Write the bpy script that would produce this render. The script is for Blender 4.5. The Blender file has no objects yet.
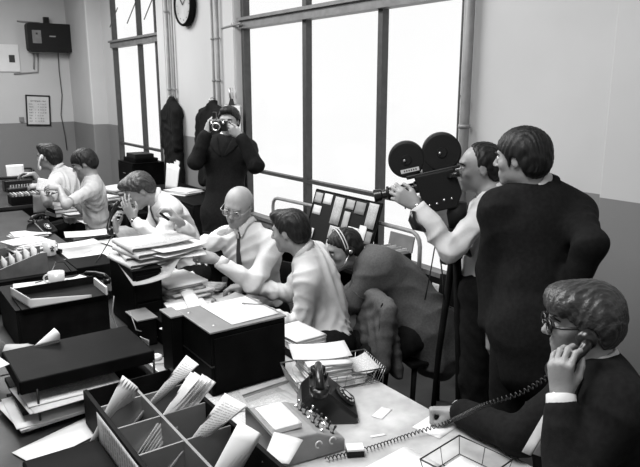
import bpy, bmesh, math, random
import numpy as np
from mathutils import Vector, Matrix
from mathutils.bvhtree import BVHTree
random.seed(7); rng = np.random.default_rng(7)
PI = math.pi
S = bpy.context.scene
COL = S.collection
V = Vector

# ---------------------------------------------------------------- camera, world, lights, exposure
cam = bpy.data.cameras.new('camera'); camo = bpy.data.objects.new('camera', cam); COL.objects.link(camo)
camo.location = (0, 0, 1.98)
camo.rotation_euler = (PI/2 - 0.221681, 0, -0.614329)
cam.sensor_width = 36; cam.lens = 650/640*36; cam.clip_start = 0.05
S.camera = camo
w = bpy.data.worlds.new('world'); S.world = w; w.use_nodes = True
w.node_tree.nodes['Background'].inputs[0].default_value = (1, 1, 1, 1)
w.node_tree.nodes['Background'].inputs[1].default_value = 1.15
def area(name, loc, rot, sx, sy, power):
    l = bpy.data.lights.new(name, 'AREA'); l.shape = 'RECTANGLE'; l.size = sx; l.size_y = sy; l.energy = power
    o = bpy.data.objects.new(name, l); COL.objects.link(o); o.location = loc; o.rotation_euler = rot
    return o
area('ceiling_lamp_near', (0.3, 1.6, 3.85), (0, 0, 0), 1.6, 1.6, 130)
area('ceiling_lamp_middle', (1.2, 4.6, 3.85), (0, 0, 0), 1.6, 2.4, 165)
area('ceiling_lamp_far', (0.9, 8.6, 3.85), (0, 0, 0), 2.4, 2.4, 235)
S.view_settings.view_transform = 'Standard'; S.view_settings.look = 'None'
S.view_settings.gamma = 1; S.view_settings.use_curve_mapping = False
S.view_settings.exposure = 0.0

# ---------------------------------------------------------------- materials (all neutral: the photograph is black and white)
def mat(name, g, rough=.6, g2=None, scale=30, bump=0, bscale=200, metal=0, stretch=(1,1,1), spec=.5, sheen=0, det=4):
    m = bpy.data.materials.new(name); m.use_nodes = True; n = m.node_tree.nodes; L = m.node_tree.links
    b = n['Principled BSDF']; b.inputs['Base Color'].default_value = (g, g, g, 1)
    b.inputs['Roughness'].default_value = rough; b.inputs['Metallic'].default_value = metal
    b.inputs['Specular IOR Level'].default_value = spec
    if sheen: b.inputs['Sheen Weight'].default_value = sheen
    tc = n.new('ShaderNodeTexCoord'); mp = n.new('ShaderNodeMapping'); L.new(tc.outputs['Object'], mp.inputs[0])
    mp.inputs['Scale'].default_value = stretch
    if g2 is not None:
        t = n.new('ShaderNodeTexNoise'); t.inputs['Scale'].default_value = scale; t.inputs['Detail'].default_value = det
        L.new(mp.outputs[0], t.inputs['Vector'])
        r = n.new('ShaderNodeValToRGB'); r.color_ramp.elements[0].position = .35; r.color_ramp.elements[1].position = .65
        r.color_ramp.elements[0].color = (g, g, g, 1); r.color_ramp.elements[1].color = (g2, g2, g2, 1)
        L.new(t.outputs[0], r.inputs[0]); L.new(r.outputs[0], b.inputs['Base Color'])
    if bump:
        t2 = n.new('ShaderNodeTexNoise'); t2.inputs['Scale'].default_value = bscale; L.new(mp.outputs[0], t2.inputs['Vector'])
        bp = n.new('ShaderNodeBump'); bp.inputs['Strength'].default_value = bump; bp.inputs['Distance'].default_value = .005
        L.new(t2.outputs[0], bp.inputs['Height']); L.new(bp.outputs[0], b.inputs['Normal'])
    return m
M = {}
M['skin'] = mat('skin', .25, .5, .29, 18, .15, 160)
M['skin_pale'] = mat('skin_pale', .26, .5, .31, 18, .15, 160)
M['shirt'] = mat('white_cotton', .56, .85, .62, 12, .2, 90)
M['shirt_grey'] = mat('pale_grey_cotton', .40, .8, .45, 12, .2, 90)
M['suit'] = mat('dark_wool', .007, .9, .011, 60, .2, 400, spec=.12)
M['suit_grey'] = mat('grey_wool', .075, .85, .10, 90, .3, 500, spec=.2)
M['suit_pale'] = mat('pale_wool', .17, .85, .22, 90, .3, 500, spec=.2)
M['trouser'] = mat('dark_trouser_wool', .008, .9, .012, 60, .1, 300, spec=.1)
M['tie'] = mat('dark_tie', .018, .6, .03, 140)
M['hair'] = mat('dark_hair', .006, .5, .016, 60, .5, 120, stretch=(1, 1, .25), spec=.25)
M['hair_mid'] = mat('brown_hair', .018, .42, .045, 60, .6, 120, stretch=(.4, 1, 1), spec=.5)
M['hair_grey'] = mat('grey_hair', .12, .5, .3, 60, .6, 120, stretch=(1, 1, .3))
M['eye'] = mat('eye_white', .6, .2); M['iris'] = mat('iris', .01, .2); M['lip'] = mat('lip', .22, .5)
M['black'] = mat('black_plastic', .008, .28); M['blackmatt'] = mat('black_crackle_paint', .008, .55, .012, 300, .2, 500, spec=.2)
M['chrome'] = mat('chrome', .75, .2, metal=1); M['steel'] = mat('dull_steel', .45, .4, metal=1)
M['tube'] = mat('painted_tube', .22, .35, .28, 20)
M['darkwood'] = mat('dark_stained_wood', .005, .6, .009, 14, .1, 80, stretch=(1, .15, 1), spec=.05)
M['midwood'] = mat('worn_wood', .09, .45, .15, 10, .1, 80, stretch=(1, .15, 1))
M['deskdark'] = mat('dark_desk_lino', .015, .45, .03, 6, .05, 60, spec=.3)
M['desktop'] = mat('worn_glare_lino', .34, .22, .60, 5, .06, 40, det=6)  # scuffed lino; window glare on the near desk is put into the pale colour
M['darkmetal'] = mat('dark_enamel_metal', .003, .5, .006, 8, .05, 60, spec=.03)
M['greymetal'] = mat('grey_enamel_metal', .16, .4, .2, 9)
M['plinth'] = mat('grey_case', .22, .45, .26, 20)
M['floor'] = mat('dark_floor_lino', .03, .5, .06, 4)
M['ceil'] = mat('ceiling_paint', .6, .9, .66, 3)
M['frame'] = mat('dark_window_steel', .035, .5, .05, 20)
M['framegrey'] = mat('grey_window_beam', .13, .5, .18, 14)
M['pipe'] = mat('painted_pipe', .2, .45, .25, 10)
M['paper'] = mat('white_paper', .66, .75, .72, 4)
M['paper2'] = mat('cream_paper', .50, .75, .60, 5)
M['paper3'] = mat('grey_paper', .34, .75, .45, 6)
M['card'] = mat('buff_card', .22, .7, .28, 8)
M['canvas'] = mat('folded_cloth', .3, .8, .4, 20, .3, 60)
M['ink'] = mat('ink', .02, .6)
M['china'] = mat('white_china', .55, .2, .6, 5)
M['glass'] = mat('lens_glass', .02, .05)
def written(name, base, ink, lines=26, cols=16, lo=.06, hi=.94):
    """typed lines on paper, from the sheet's own UVs"""
    m = bpy.data.materials.new(name); m.use_nodes = True; n = m.node_tree.nodes; L = m.node_tree.links; b = n['Principled BSDF']
    b.inputs['Roughness'].default_value = .75
    uv = n.new('ShaderNodeUVMap'); sp = n.new('ShaderNodeSeparateXYZ'); L.new(uv.outputs[0], sp.inputs[0])
    def mt(op, a, c=0.0):
        q = n.new('ShaderNodeMath'); q.operation = op
        for i, x in enumerate((a, c)):
            if isinstance(x, (int, float)): q.inputs[i].default_value = x
            else: L.new(x, q.inputs[i])
        return q.outputs[0]
    fy = mt('FRACT', mt('MULTIPLY', sp.outputs[1], lines)); line = mt('LESS_THAN', fy, .45)
    cm = n.new('ShaderNodeCombineXYZ'); L.new(mt('MULTIPLY', sp.outputs[0], cols), cm.inputs[0])
    L.new(mt('MULTIPLY', mt('FLOOR', mt('MULTIPLY', sp.outputs[1], lines)), 7.3), cm.inputs[1])
    nz = n.new('ShaderNodeTexNoise'); nz.inputs['Scale'].default_value = 1.0; nz.inputs['Detail'].default_value = 1; L.new(cm.outputs[0], nz.inputs['Vector'])
    word = mt('GREATER_THAN', nz.outputs[0], .44)
    ok = mt('MULTIPLY', mt('GREATER_THAN', sp.outputs[0], lo), mt('LESS_THAN', sp.outputs[0], hi))
    ok2 = mt('MULTIPLY', mt('GREATER_THAN', sp.outputs[1], .08), mt('LESS_THAN', sp.outputs[1], .93))
    f = mt('MULTIPLY', mt('MULTIPLY', line, word), mt('MULTIPLY', ok, ok2))
    mx = n.new('ShaderNodeMix'); mx.data_type = 'RGBA'; L.new(f, mx.inputs[0])
    mx.inputs[6].default_value = (base, base, base, 1); mx.inputs[7].default_value = (ink, ink, ink, 1)
    L.new(mx.outputs[2], b.inputs['Base Color']); return m
M['typed'] = written('typed_paper', .62, .34, 38, 20)
M['typed2'] = written('typed_page', .50, .28, 26, 14)
M['newsprint'] = written('newsprint', .52, .28, 60, 30)
M['photo'] = mat('glossy_photograph', .06, .25, .5, 14)
def wall_paint(name, top, low, h):
    m = bpy.data.materials.new(name); m.use_nodes = True; n = m.node_tree.nodes; L = m.node_tree.links; b = n['Principled BSDF']
    b.inputs['Roughness'].default_value = .55
    g = n.new('ShaderNodeNewGeometry'); sp = n.new('ShaderNodeSeparateXYZ'); L.new(g.outputs['Position'], sp.inputs[0])
    r = n.new('ShaderNodeMath'); r.operation = 'GREATER_THAN'; L.new(sp.outputs[2], r.inputs[0]); r.inputs[1].default_value = h
    nz = n.new('ShaderNodeTexNoise'); nz.inputs['Scale'].default_value = 1.3; nz.inputs['Detail'].default_value = 6; L.new(g.outputs['Position'], nz.inputs['Vector'])
    mx = n.new('ShaderNodeMix'); mx.data_type = 'RGBA'; L.new(r.outputs[0], mx.inputs[0])
    mx.inputs[6].default_value = (low, low, low, 1); mx.inputs[7].default_value = (top, top, top, 1)
    m2 = n.new('ShaderNodeMix'); m2.data_type = 'RGBA'; m2.blend_type = 'MULTIPLY'; m2.inputs[0].default_value = .22
    L.new(mx.outputs[2], m2.inputs[6]); L.new(nz.outputs[0], m2.inputs[7]); L.new(m2.outputs[2], b.inputs['Base Color']); return m
M['wall'] = wall_paint('two_tone_wall_paint', .57, .22, 1.38)
def pane_mat():
    m = bpy.data.materials.new('hazy_window_glass'); m.use_nodes = True; n = m.node_tree.nodes; L = m.node_tree.links
    n.remove(n['Principled BSDF']); t = n.new('ShaderNodeBsdfTransparent'); t.inputs[0].default_value = (.97, .97, .97, 1)
    g = n.new('ShaderNodeBsdfGlossy'); g.inputs['Roughness'].default_value = .1; mx = n.new('ShaderNodeMixShader'); mx.inputs[0].default_value = .05
    L.new(t.outputs[0], mx.inputs[1]); L.new(g.outputs[0], mx.inputs[2]); L.new(mx.outputs[0], n['Material Output'].inputs[0]); return m
M['pane'] = pane_mat()

# ---------------------------------------------------------------- helpers
def tag(o, label=None, cat=None, group=None, kind=None):
    if label: o['label'] = label
    if cat: o['category'] = cat
    if group: o['group'] = group
    if kind: o['kind'] = kind
    return o
def empty(name, loc=(0, 0, 0), rz=0, label=None, cat=None, group=None):
    o = bpy.data.objects.new(name, None); COL.objects.link(o); o.location = loc; o.rotation_euler = (0, 0, rz); o.empty_display_size = .05
    return tag(o, label, cat, group)
def mesh_obj(name, verts, faces, m, parent=None, smooth=False, uvs=None, mats=None, fmat=None):
    me = bpy.data.meshes.new(name); me.from_pydata([tuple(v) for v in verts], [], faces)
    for q in (mats or [m]): me.materials.append(M[q] if isinstance(q, str) else q)
    if fmat is not None: me.polygons.foreach_set('material_index', fmat)
    if smooth: me.polygons.foreach_set('use_smooth', [True]*len(me.polygons))
    if uvs:
        ul = me.uv_layers.new(name='UVMap')
        for lp in me.loops: ul.data[lp.index].uv = uvs[lp.vertex_index]
    me.update(); o = bpy.data.objects.new(name, me); COL.objects.link(o)
    if parent: o.parent = parent
    return o
def bmobj(name, bm, m, parent=None, smooth=False, bevel=0, loc=None, rz=None):
    bmesh.ops.recalc_face_normals(bm, faces=bm.faces)
    me = bpy.data.meshes.new(name); bm.to_mesh(me); bm.free(); me.materials.append(M[m])
    if smooth: me.polygons.foreach_set('use_smooth', [True]*len(me.polygons)); 
    o = bpy.data.objects.new(name, me); COL.objects.link(o)
    if bevel:
        b = o.modifiers.new('bevel', 'BEVEL'); b.width = bevel; b.segments = 2; b.limit_method = 'ANGLE'; b.angle_limit = .6
    if parent: o.parent = parent
    if loc is not None: o.location = loc
    if rz is not None: o.rotation_euler = (0, 0, rz)
    return o
def box(bm, lo, hi, mt=None):
    vs = [bm.verts.new((mt @ V((x, y, z))) if mt else (x, y, z)) for x in (lo[0], hi[0]) for y in (lo[1], hi[1]) for z in (lo[2], hi[2])]
    for f in ((0,1,3,2),(4,6,7,5),(0,4,5,1),(2,3,7,6),(0,2,6,4),(1,5,7,3)): bm.faces.new([vs[i] for i in f])
    return bm
def frame_from(d, hint=V((0,0,1))):
    d = V(d).normalized(); 
    if abs(d.dot(hint)) > .98: hint = V((1,0,0))
    x = hint.cross(d).normalized(); y = d.cross(x); return x, y, d
def tube(bm, pts, r, n=8, closed=False, rs=None):
    pts = [V(p) for p in pts]; rings = []; N = len(pts); x = None
    for i, p in enumerate(pts):
        if closed: d = pts[(i+1) % N] - pts[i-1]
        else: d = pts[min(i+1, N-1)] - pts[max(i-1, 0)]
        d.normalize()
        if x is None: x, y, _ = frame_from(d)
        else:
            x = (x - d*x.dot(d))
            x = x.normalized() if x.length > 1e-6 else frame_from(d)[0]
            y = d.cross(x)
        rr = rs[i] if rs else r
        rings.append([bm.verts.new(p + (x*math.cos(2*PI*k/n) + y*math.sin(2*PI*k/n))*rr) for k in range(n)])
    for i in range(N if closed else N-1):
        a, b = rings[i], rings[(i+1) % N]
        for k in range(n): bm.faces.new((a[k], a[(k+1) % n], b[(k+1) % n], b[k]))
    if not closed: bm.faces.new(rings[0][::-1]); bm.faces.new(rings[-1])
    return bm
def lathe(bm, prof, n=32, mt=None):
    """prof = (r, z) pairs, around z; mt places it"""
    mt = mt or Matrix(); rings = []
    for r, z in prof:
        rings.append([bm.verts.new(mt @ V((r*math.cos(2*PI*k/n), r*math.sin(2*PI*k/n), z))) for k in range(n)] if r > 1e-5 else [bm.verts.new(mt @ V((0, 0, z)))])
    for a, b in zip(rings, rings[1:]):
        for k in range(n):
            q = [a[k % len(a)], a[(k+1) % len(a)], b[(k+1) % len(b)], b[k % len(b)]]
            u = []; [u.append(e) for e in q if e not in u]
            if len(u) > 2: bm.faces.new(u)
    for rg in (rings[0], rings[-1]):
        if len(rg) > 2: bm.faces.new(rg)
    return bm
def prism(bm, pts, d, mt=None):
    """pts: outline (3D), extruded by vector d"""
    mt = mt or Matrix(); a = [bm.verts.new(mt @ V(p)) for p in pts]; b = [bm.verts.new(mt @ (V(p)+V(d))) for p in pts]; n = len(pts)
    bm.faces.new(a[::-1]); bm.faces.new(b)
    for i in range(n): bm.faces.new((a[i], a[(i+1) % n], b[(i+1) % n], b[i]))
    return bm
def arc(c, r, a0, a1, n, ax, ay):
    return [V(c) + V(ax)*r*math.cos(a0+(a1-a0)*i/n) + V(ay)*r*math.sin(a0+(a1-a0)*i/n) for i in range(n+1)]
def B(): return bmesh.new()
def aim(z, x=(0,0,1)):
    """rotation matrix whose local z looks along z"""
    xx, yy, zz = frame_from(z, V(x)); return Matrix((xx, yy, zz)).transposed().to_4x4()
def text_mesh(name, s, size, m, parent, mt, depth=.0006, align='LEFT'):
    cu = bpy.data.curves.new(name, 'FONT'); cu.body = s; cu.size = size; cu.extrude = depth; cu.align_x = align; cu.resolution_u = 2
    t = bpy.data.objects.new(name, cu); COL.objects.link(t); bpy.context.view_layer.update()
    me = bpy.data.meshes.new_from_object(t.evaluated_get(bpy.context.evaluated_depsgraph_get())); bpy.data.objects.remove(t)
    me.materials.clear(); me.materials.append(M[m]); o = bpy.data.objects.new(name, me); COL.objects.link(o)
    o.parent = parent; o.matrix_local = mt; return o
def copy_tree(o, parent=None):
    c = o.copy(); COL.objects.link(c)
    if parent: c.parent = parent
    for ch in list(o.children): copy_tree(ch, c)
    return c

# sheets of paper
def sheet(name, loc, rz, w, l, label, cat='paper', group=None, m='paper', curl=0, curl2=0, tilt=(0, 0), t=.0012, parent=None, fold=0, wav=0):
    n = 7; vs = []; uv = []
    ph = random.random()*6
    for s in (1, 0):
        for i in range(n):
            for j in range(n):
                x = (i/(n-1)-.5); y = (j/(n-1)-.5)
                z = curl*(2*x)**2 + curl2*max(0, y*2)**2 + fold*max(0, x-.1)*2 + wav*math.sin(ph+x*5+y*3)*.5+wav*.5
                vs.append((x*w, y*l, z + s*t)); uv.append((i/(n-1), j/(n-1)))
    fs = []
    for i in range(n-1):
        for j in range(n-1):
            a = i*n+j; fs.append((a, a+n, a+n+1, a+1)); fs.append((a+n*n, a+1+n*n, a+n+1+n*n, a+n+n*n))
    k = n*n
    for j in range(n-1): 
        fs.append((j, j+1, j+1+k, j+k)); a = (n-1)*n+j; fs.append((a+1, a, a+k, a+1+k))
    for i in range(n-1):
        a = i*n; fs.append((a+n, a, a+k, a+n+k)); a = i*n+n-1; fs.append((a, a+n, a+n+k, a+k))
    o = mesh_obj(name, vs, fs, m, parent, True, uv)
    o.location = loc; o.rotation_euler = (tilt[0], tilt[1], rz)
    if label: tag(o, label, cat, group)
    return o

# ---------------------------------------------------------------- implicit surfaces: smooth blends of tapered limbs, meshed by surface nets
class Field:
    def __init__(s): s.ops = []
    def cone(s, a, b, ra, rb, k=.02, sub=False, flat=None, ff=1.0):
        s.ops.append(('c', V(a), V(b), ra, rb, k, sub, flat, ff)); return s
    def ell(s, c, r, R=None, k=.02, sub=False):
        s.ops.append(('e', V(c), V(r), R or Matrix.Identity(3), k, sub)); return s
    def half(s, p, n, lo, hi, k=.004):
        s.ops.append(('h', V(p), V(n).normalized(), V(lo), V(hi), k)); return s
    def region(s, fn): s.ops.append(('f', fn)); return s
    def mesh(s, h, noise=None):
        lo = np.array([1e9]*3); hi = -lo
        for o in s.ops:
            if o[0] == 'c' and not o[6]:
                for p, r in ((o[1], o[3]), (o[2], o[4])):
                    r = r*max(1, o[8]); lo = np.minimum(lo, np.array(p)-r); hi = np.maximum(hi, np.array(p)+r)
            if o[0] == 'e' and not o[5]:
                r = max(o[2]); lo = np.minimum(lo, np.array(o[1])-r); hi = np.maximum(hi, np.array(o[1])+r)
        lo -= 3*h+.01; hi += 3*h+.01
        n = np.ceil((hi-lo)/h).astype(int)+1
        F = np.full(n, 1.0, np.float32)
        ax = [lo[i]+h*np.arange(n[i]) for i in range(3)]
        for o in s.ops:
            if o[0] == 'f':
                X, Y, Z = np.meshgrid(*[a.astype(np.float32) for a in ax], indexing='ij', sparse=True); F = np.maximum(F, o[1](X, Y, Z).astype(np.float32)); continue
            if o[0] == 'c':
                _, a, b, ra, rb, k, sub, flat, ff = o; mg = k+2*h+.005; rr = max(ra, rb)*max(1, ff)
                blo = np.minimum(np.array(a), np.array(b))-rr-mg; bhi = np.maximum(np.array(a), np.array(b))+rr+mg
            elif o[0] == 'e':
                _, c, r, R, k, sub = o; mg = k+2*h+.005; rr = max(r); blo = np.array(c)-rr-mg; bhi = np.array(c)+rr+mg
            else: _, p, nn, blo, bhi, k = o; blo = np.array(blo); bhi = np.array(bhi); sub = False
            i0 = np.clip(np.floor((blo-lo)/h).astype(int), 0, n); i1 = np.clip(np.ceil((bhi-lo)/h).astype(int)+1, 0, n)
            if (i1 <= i0).any(): continue
            sl = tuple(slice(i0[i], i1[i]) for i in range(3))
            X, Y, Z = np.meshgrid(*[ax[i][i0[i]:i1[i]].astype(np.float32) for i in range(3)], indexing='ij', sparse=True)
            if o[0] == 'c':
                ab = b-a; L2 = max(ab.length_squared, 1e-9)
                t = np.clip(((X-a.x)*ab.x+(Y-a.y)*ab.y+(Z-a.z)*ab.z)/L2, 0, 1)
                dx = X-a.x-t*ab.x; dy = Y-a.y-t*ab.y; dz = Z-a.z-t*ab.z
                if flat is not None:
                    q = (dx*flat.x+dy*flat.y+dz*flat.z)*(1/ff-1); dx = dx+q*flat.x; dy = dy+q*flat.y; dz = dz+q*flat.z
                d = np.sqrt(dx*dx+dy*dy+dz*dz)-(ra+(rb-ra)*t)
            elif o[0] == 'e':
                Rt = R.transposed(); dx = X-c.x; dy = Y-c.y; dz = Z-c.z
                k0 = 0; k1 = 0
                for i in range(3):
                    q = Rt[i][0]*dx+Rt[i][1]*dy+Rt[i][2]*dz; k0 = k0+(q/r[i])**2; k1 = k1+(q/r[i]**2)**2
                k0 = np.sqrt(k0); d = k0*(k0-1)/np.sqrt(k1+1e-12)
            else:
                d = (X-p.x)*nn.x+(Y-p.y)*nn.y+(Z-p.z)*nn.z
                F[sl] = np.maximum(F[sl], d.astype(np.float32)); continue
            A = F[sl]
            if sub: d = -d; g = np.clip(k-np.abs(A-d), 0, None)/k; F[sl] = np.maximum(A, d)+g*g*k*.25
            else: g = np.clip(k-np.abs(A-d), 0, None)/k; F[sl] = np.minimum(A, d)-g*g*k*.25
        for sl in ((0,), (-1,)):
            F[sl[0], :, :] = 1; F[:, sl[0], :] = 1; F[:, :, sl[0]] = 1
        return nets(F, h, lo)
def nets(F, h, lo):
    nx, ny, nz = F.shape; I = (F < 0)
    c = np.zeros((nx-1, ny-1, nz-1), np.uint8)
    for a in (0, 1):
        for b in (0, 1):
            for d in (0, 1): c += I[a:nx-1+a, b:ny-1+b, d:nz-1+d]
    act = np.argwhere((c > 0) & (c < 8)); del c
    idx = np.full((nx-1, ny-1, nz-1), -1, np.int32); idx[tuple(act.T)] = np.arange(len(act))
    P = np.zeros((len(act), 3)); C = np.zeros(len(act)); g = {}
    for a in (0, 1):
        for b in (0, 1):
            for d in (0, 1): g[a, b, d] = F[act[:, 0]+a, act[:, 1]+b, act[:, 2]+d].astype(float)
    for u in g:
        for ax_ in range(3):
            if u[ax_]: continue
            v = list(u); v[ax_] = 1; fa, fb = g[u], g[tuple(v)]; m = (fa < 0) != (fb < 0)
            t = np.where(m, fa/np.where(m, fa-fb, 1), 0)
            for i in range(3): P[:, i] += np.where(m, (t if i == ax_ else u[i]), 0)
            C += m
    P = (act+P/C[:, None])*h+lo
    Fc = []
    for ax_ in range(3):
        s0 = [slice(0, None)]*3; s1 = list(s0); s0[ax_] = slice(0, -1); s1[ax_] = slice(1, None)
        X = I[tuple(s0)] != I[tuple(s1)]; e = np.argwhere(X); o1, o2 = (ax_+1) % 3, (ax_+2) % 3
        e = e[(e[:, o1] > 0) & (e[:, o2] > 0) & (e[:, o1] < F.shape[o1]-1) & (e[:, o2] < F.shape[o2]-1)]
        q = []
        for da, db in ((1, 1), (0, 1), (0, 0), (1, 0)):
            w_ = e.copy(); w_[:, o1] -= da; w_[:, o2] -= db; q.append(idx[tuple(w_.T)])
        q = np.stack(q, 1); ins = I[tuple(e.T)]; q[~ins] = q[~ins][:, ::-1]; Fc.append(q)
    return P, np.concatenate(Fc)
def relax(P, Fc, it=1, lam=.5):
    for _ in range(it):
        A = np.zeros_like(P); C = np.zeros(len(P))
        for i in range(4):
            a, b = Fc[:, i], Fc[:, (i+1) % 4]
            for x, y in ((a, b), (b, a)):
                for j in range(3): A[:, j] += np.bincount(x, P[y, j], len(P))
                C += np.bincount(x, minlength=len(P))
        P = P+lam*(A/np.maximum(C, 1)[:, None]-P)
    return P
def normals(P, Fc):
    n = np.cross(P[Fc[:, 2]]-P[Fc[:, 0]], P[Fc[:, 3]]-P[Fc[:, 1]]); N = np.zeros_like(P)
    for i in range(4):
        for j in range(3): N[:, j] += np.bincount(Fc[:, i], n[:, j], len(P))
    return N/np.maximum(np.linalg.norm(N, axis=1), 1e-12)[:, None]
def folds(P, Fc, amp, f=26, seed=0):
    """cloth folds: domain-warped ridges pushed along the normals"""
    if not amp: return P
    N = normals(P, Fc); r = np.random.default_rng(seed); out = 0
    for i in range(3):
        d = r.normal(size=3); d /= np.linalg.norm(d); e = r.normal(size=3)*9
        wv = np.sin(P@e+i)*1.6+np.sin(P@(r.normal(size=3)*17))*.8
        out = out+(1-2*np.abs(np.sin((P@d)*f*(1+.4*i)+wv)))*np.clip(.5+.8*np.sin(P@(r.normal(size=3)*8)+i), 0, 1)/(1+.5*i)
    return P+N*((out+.45)*amp)[:, None]
def field_obj(name, F, h, m, parent, fold=0, seed=0, it=1, mt=None, ff=26):
    P, Fc = F.mesh(h); P = relax(P, Fc, it)
    P = folds(P, Fc, fold, ff, seed)
    if mt is not None:
        Mn = np.array(mt); P = P@Mn[:3, :3].T+Mn[:3, 3]
    me = bpy.data.meshes.new(name)
    me.vertices.add(len(P)); me.vertices.foreach_set('co', P.astype(np.float32).ravel())
    me.loops.add(Fc.size); me.loops.foreach_set('vertex_index', Fc.astype(np.int32).ravel())
    me.polygons.add(len(Fc)); me.polygons.foreach_set('loop_start', np.arange(0, Fc.size, 4, dtype=np.int32))
    try: me.polygons.foreach_set('loop_total', np.full(len(Fc), 4, np.int32))
    except Exception: pass
    me.polygons.foreach_set('use_smooth', [True]*len(Fc)); me.update(calc_edges=True); me.validate()
    me.materials.append(M[m]); o = bpy.data.objects.new(name, me); COL.objects.link(o); o.parent = parent
    return o
def bvh_of(o): return BVHTree.FromPolygons([v.co for v in o.data.vertices], [tuple(p.vertices) for p in o.data.polygons])
def drape(name, targets, org, right, up, fwd, rows, m, parent, nx=7, off=.006, th=.003):
    """a strip of cloth laid on the chest: rows of (height, left, right) dropped onto the clothes below it"""
    vs = []; far = .22
    for z, xl, xr in rows:
        for i in range(nx):
            x = xl+(xr-xl)*i/(nx-1); p = org+right*x+up*z; best = None
            for t in targets:
                hit = t.ray_cast(p+fwd*far, -fwd, .30)
                if hit[0] is not None and (best is None or (hit[0]-p).dot(fwd) > best): best = (hit[0]-p).dot(fwd)
            if best is None: best = .09
            vs.append(p+fwd*(best+off))
    n = len(rows)
    d = [(v-(org)).dot(fwd) for v in vs]
    for _ in range(2):
        d2 = d[:]
        for j in range(1, n-1):
            for i in range(nx): d2[j*nx+i] = max(d[j*nx+i], (d[(j-1)*nx+i]+d[(j+1)*nx+i])/2)
        d = d2
    vs = [v+fwd*(d[i]-(v-org).dot(fwd)) for i, v in enumerate(vs)]
    k = len(vs); vs += [v-fwd*th for v in vs]; fs = []
    for j in range(n-1):
        for i in range(nx-1): a = j*nx+i; fs += [(a, a+nx, a+nx+1, a+1), (a+k, a+1+k, a+nx+1+k, a+nx+k)]
        a = j*nx; fs.append((a, a+k, a+nx+k, a+nx)); a = j*nx+nx-1; fs.append((a, a+nx, a+nx+k, a+k))
    for i in range(nx-1): fs.append((i, i+1, i+1+k, i+k)); a = (n-1)*nx+i; fs.append((a+1, a, a+k, a+1+k))
    return mesh_obj(name, vs, fs, m, parent, True)

# ---------------------------------------------------------------- people
def norm(v): return V(v).normalized()
HAIRLINES = {  # lower edge of the hair, as height over depth (front is +)
 'short': ([-.13, -.06, -.035, -.012, .004, .022, .03, .055, .08, .12], [-.075, -.070, -.045, .012, .016, -.005, .02, .045, .070, .078]),
 'mop':   ([-.13, -.06, -.035, -.012, .010, .028, .036, .060, .08, .13], [-.095, -.090, -.055, .004, .004, -.045, .012, .030, .040, .036]),
 'receding': ([-.13, -.06, -.035, -.012, .004, .018, .028, .040, .05, .12], [-.075, -.070, -.045, .012, .016, -.01, .05, .10, .16, .2]),
}
def hand_prims(F, mt, side, curl, thumb, sc=1.0, spread=1.0):
    """palm, four unequal bent fingers and a thumb; local y along the fingers, z out of the back of the hand"""
    T = lambda x, y, z: mt @ V((x*side, y, z)).xyz if False else (mt @ V((x*side*sc, y*sc, z*sc)))
    xs = (-.030, -.010, .010, .028); ky = (.088, .092, .087, .078); kz = (.002, .005, .003, -.002)
    segs = ((.043, .026, .020), (.048, .030, .021), (.044, .028, .020), (.034, .021, .018))
    F.ell(mt @ V((0, .045*sc, -.004*sc)), (.034*sc, .050*sc, .014*sc), mt.to_3x3(), k=.02)
    for i in range(4):
        kn = (xs[i], ky[i], kz[i])
        F.cone(T(xs[i]*.55, .008, 0), T(*kn), .0135*sc, .0105*sc, k=.012)
        a = 0; p = list(kn); r = (.0098, .0088, .0080)
        if i == 3: r = (.0088, .0078, .0070)
        sx = (xs[i])*.9*spread*(1-min(1, curl[0]/90))
        for j in range(3):
            a += math.radians(curl[j] if i != 0 or len(curl) < 4 else curl[3]*(1, .7, .5)[j])
            q = [p[0]+sx*segs[i][j]*6, p[1]+segs[i][j]*math.cos(a), p[2]-segs[i][j]*math.sin(a)]
            F.cone(T(*p), T(*q), r[j]*sc, (r[j]-.0008)*sc, k=.004); p = q
    # thumb leaves the side of the palm near its base: thumb = (outward, downward) spread
    o, dn = thumb
    a = V((-.020, .018, -.006)); b = a+norm((-.8*o-.15, .75, -.9*dn))*.042; c = b+norm((-.45*o+.05, 1, -1.0*dn))*.032; d = c+norm((-.15*o+.15, 1, -.9*dn))*.026
    F.cone(T(*a), T(*b), .0155*sc, .0125*sc, k=.018); F.cone(T(*b), T(*c), .0115*sc, .0105*sc, k=.006); F.cone(T(*c), T(*d), .0108*sc, .009*sc, k=.005)
def hand_matrix(wrist, fdir, back):
    y = norm(fdir); z = V(back); z = (z-y*z.dot(y)).normalized(); x = y.cross(z)
    m = Matrix((x, y, z)).transposed().to_4x4(); m.translation = V(wrist); return m
def elbow_ik(s, w_, hint, a=.29, b=.265):
    s, w_ = V(s), V(w_); d = w_-s; L = d.length
    if L > (a+b)*.985: f = L/((a+b)*.985); a *= f; b *= f
    x = (a*a-b*b+L*L)/(2*L); hh = math.sqrt(max(a*a-x*x, 1e-5)); u = d/L; hv = V(hint)-s; hv = (hv-u*hv.dot(u)).normalized()
    return s+u*x+hv*hh
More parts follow.
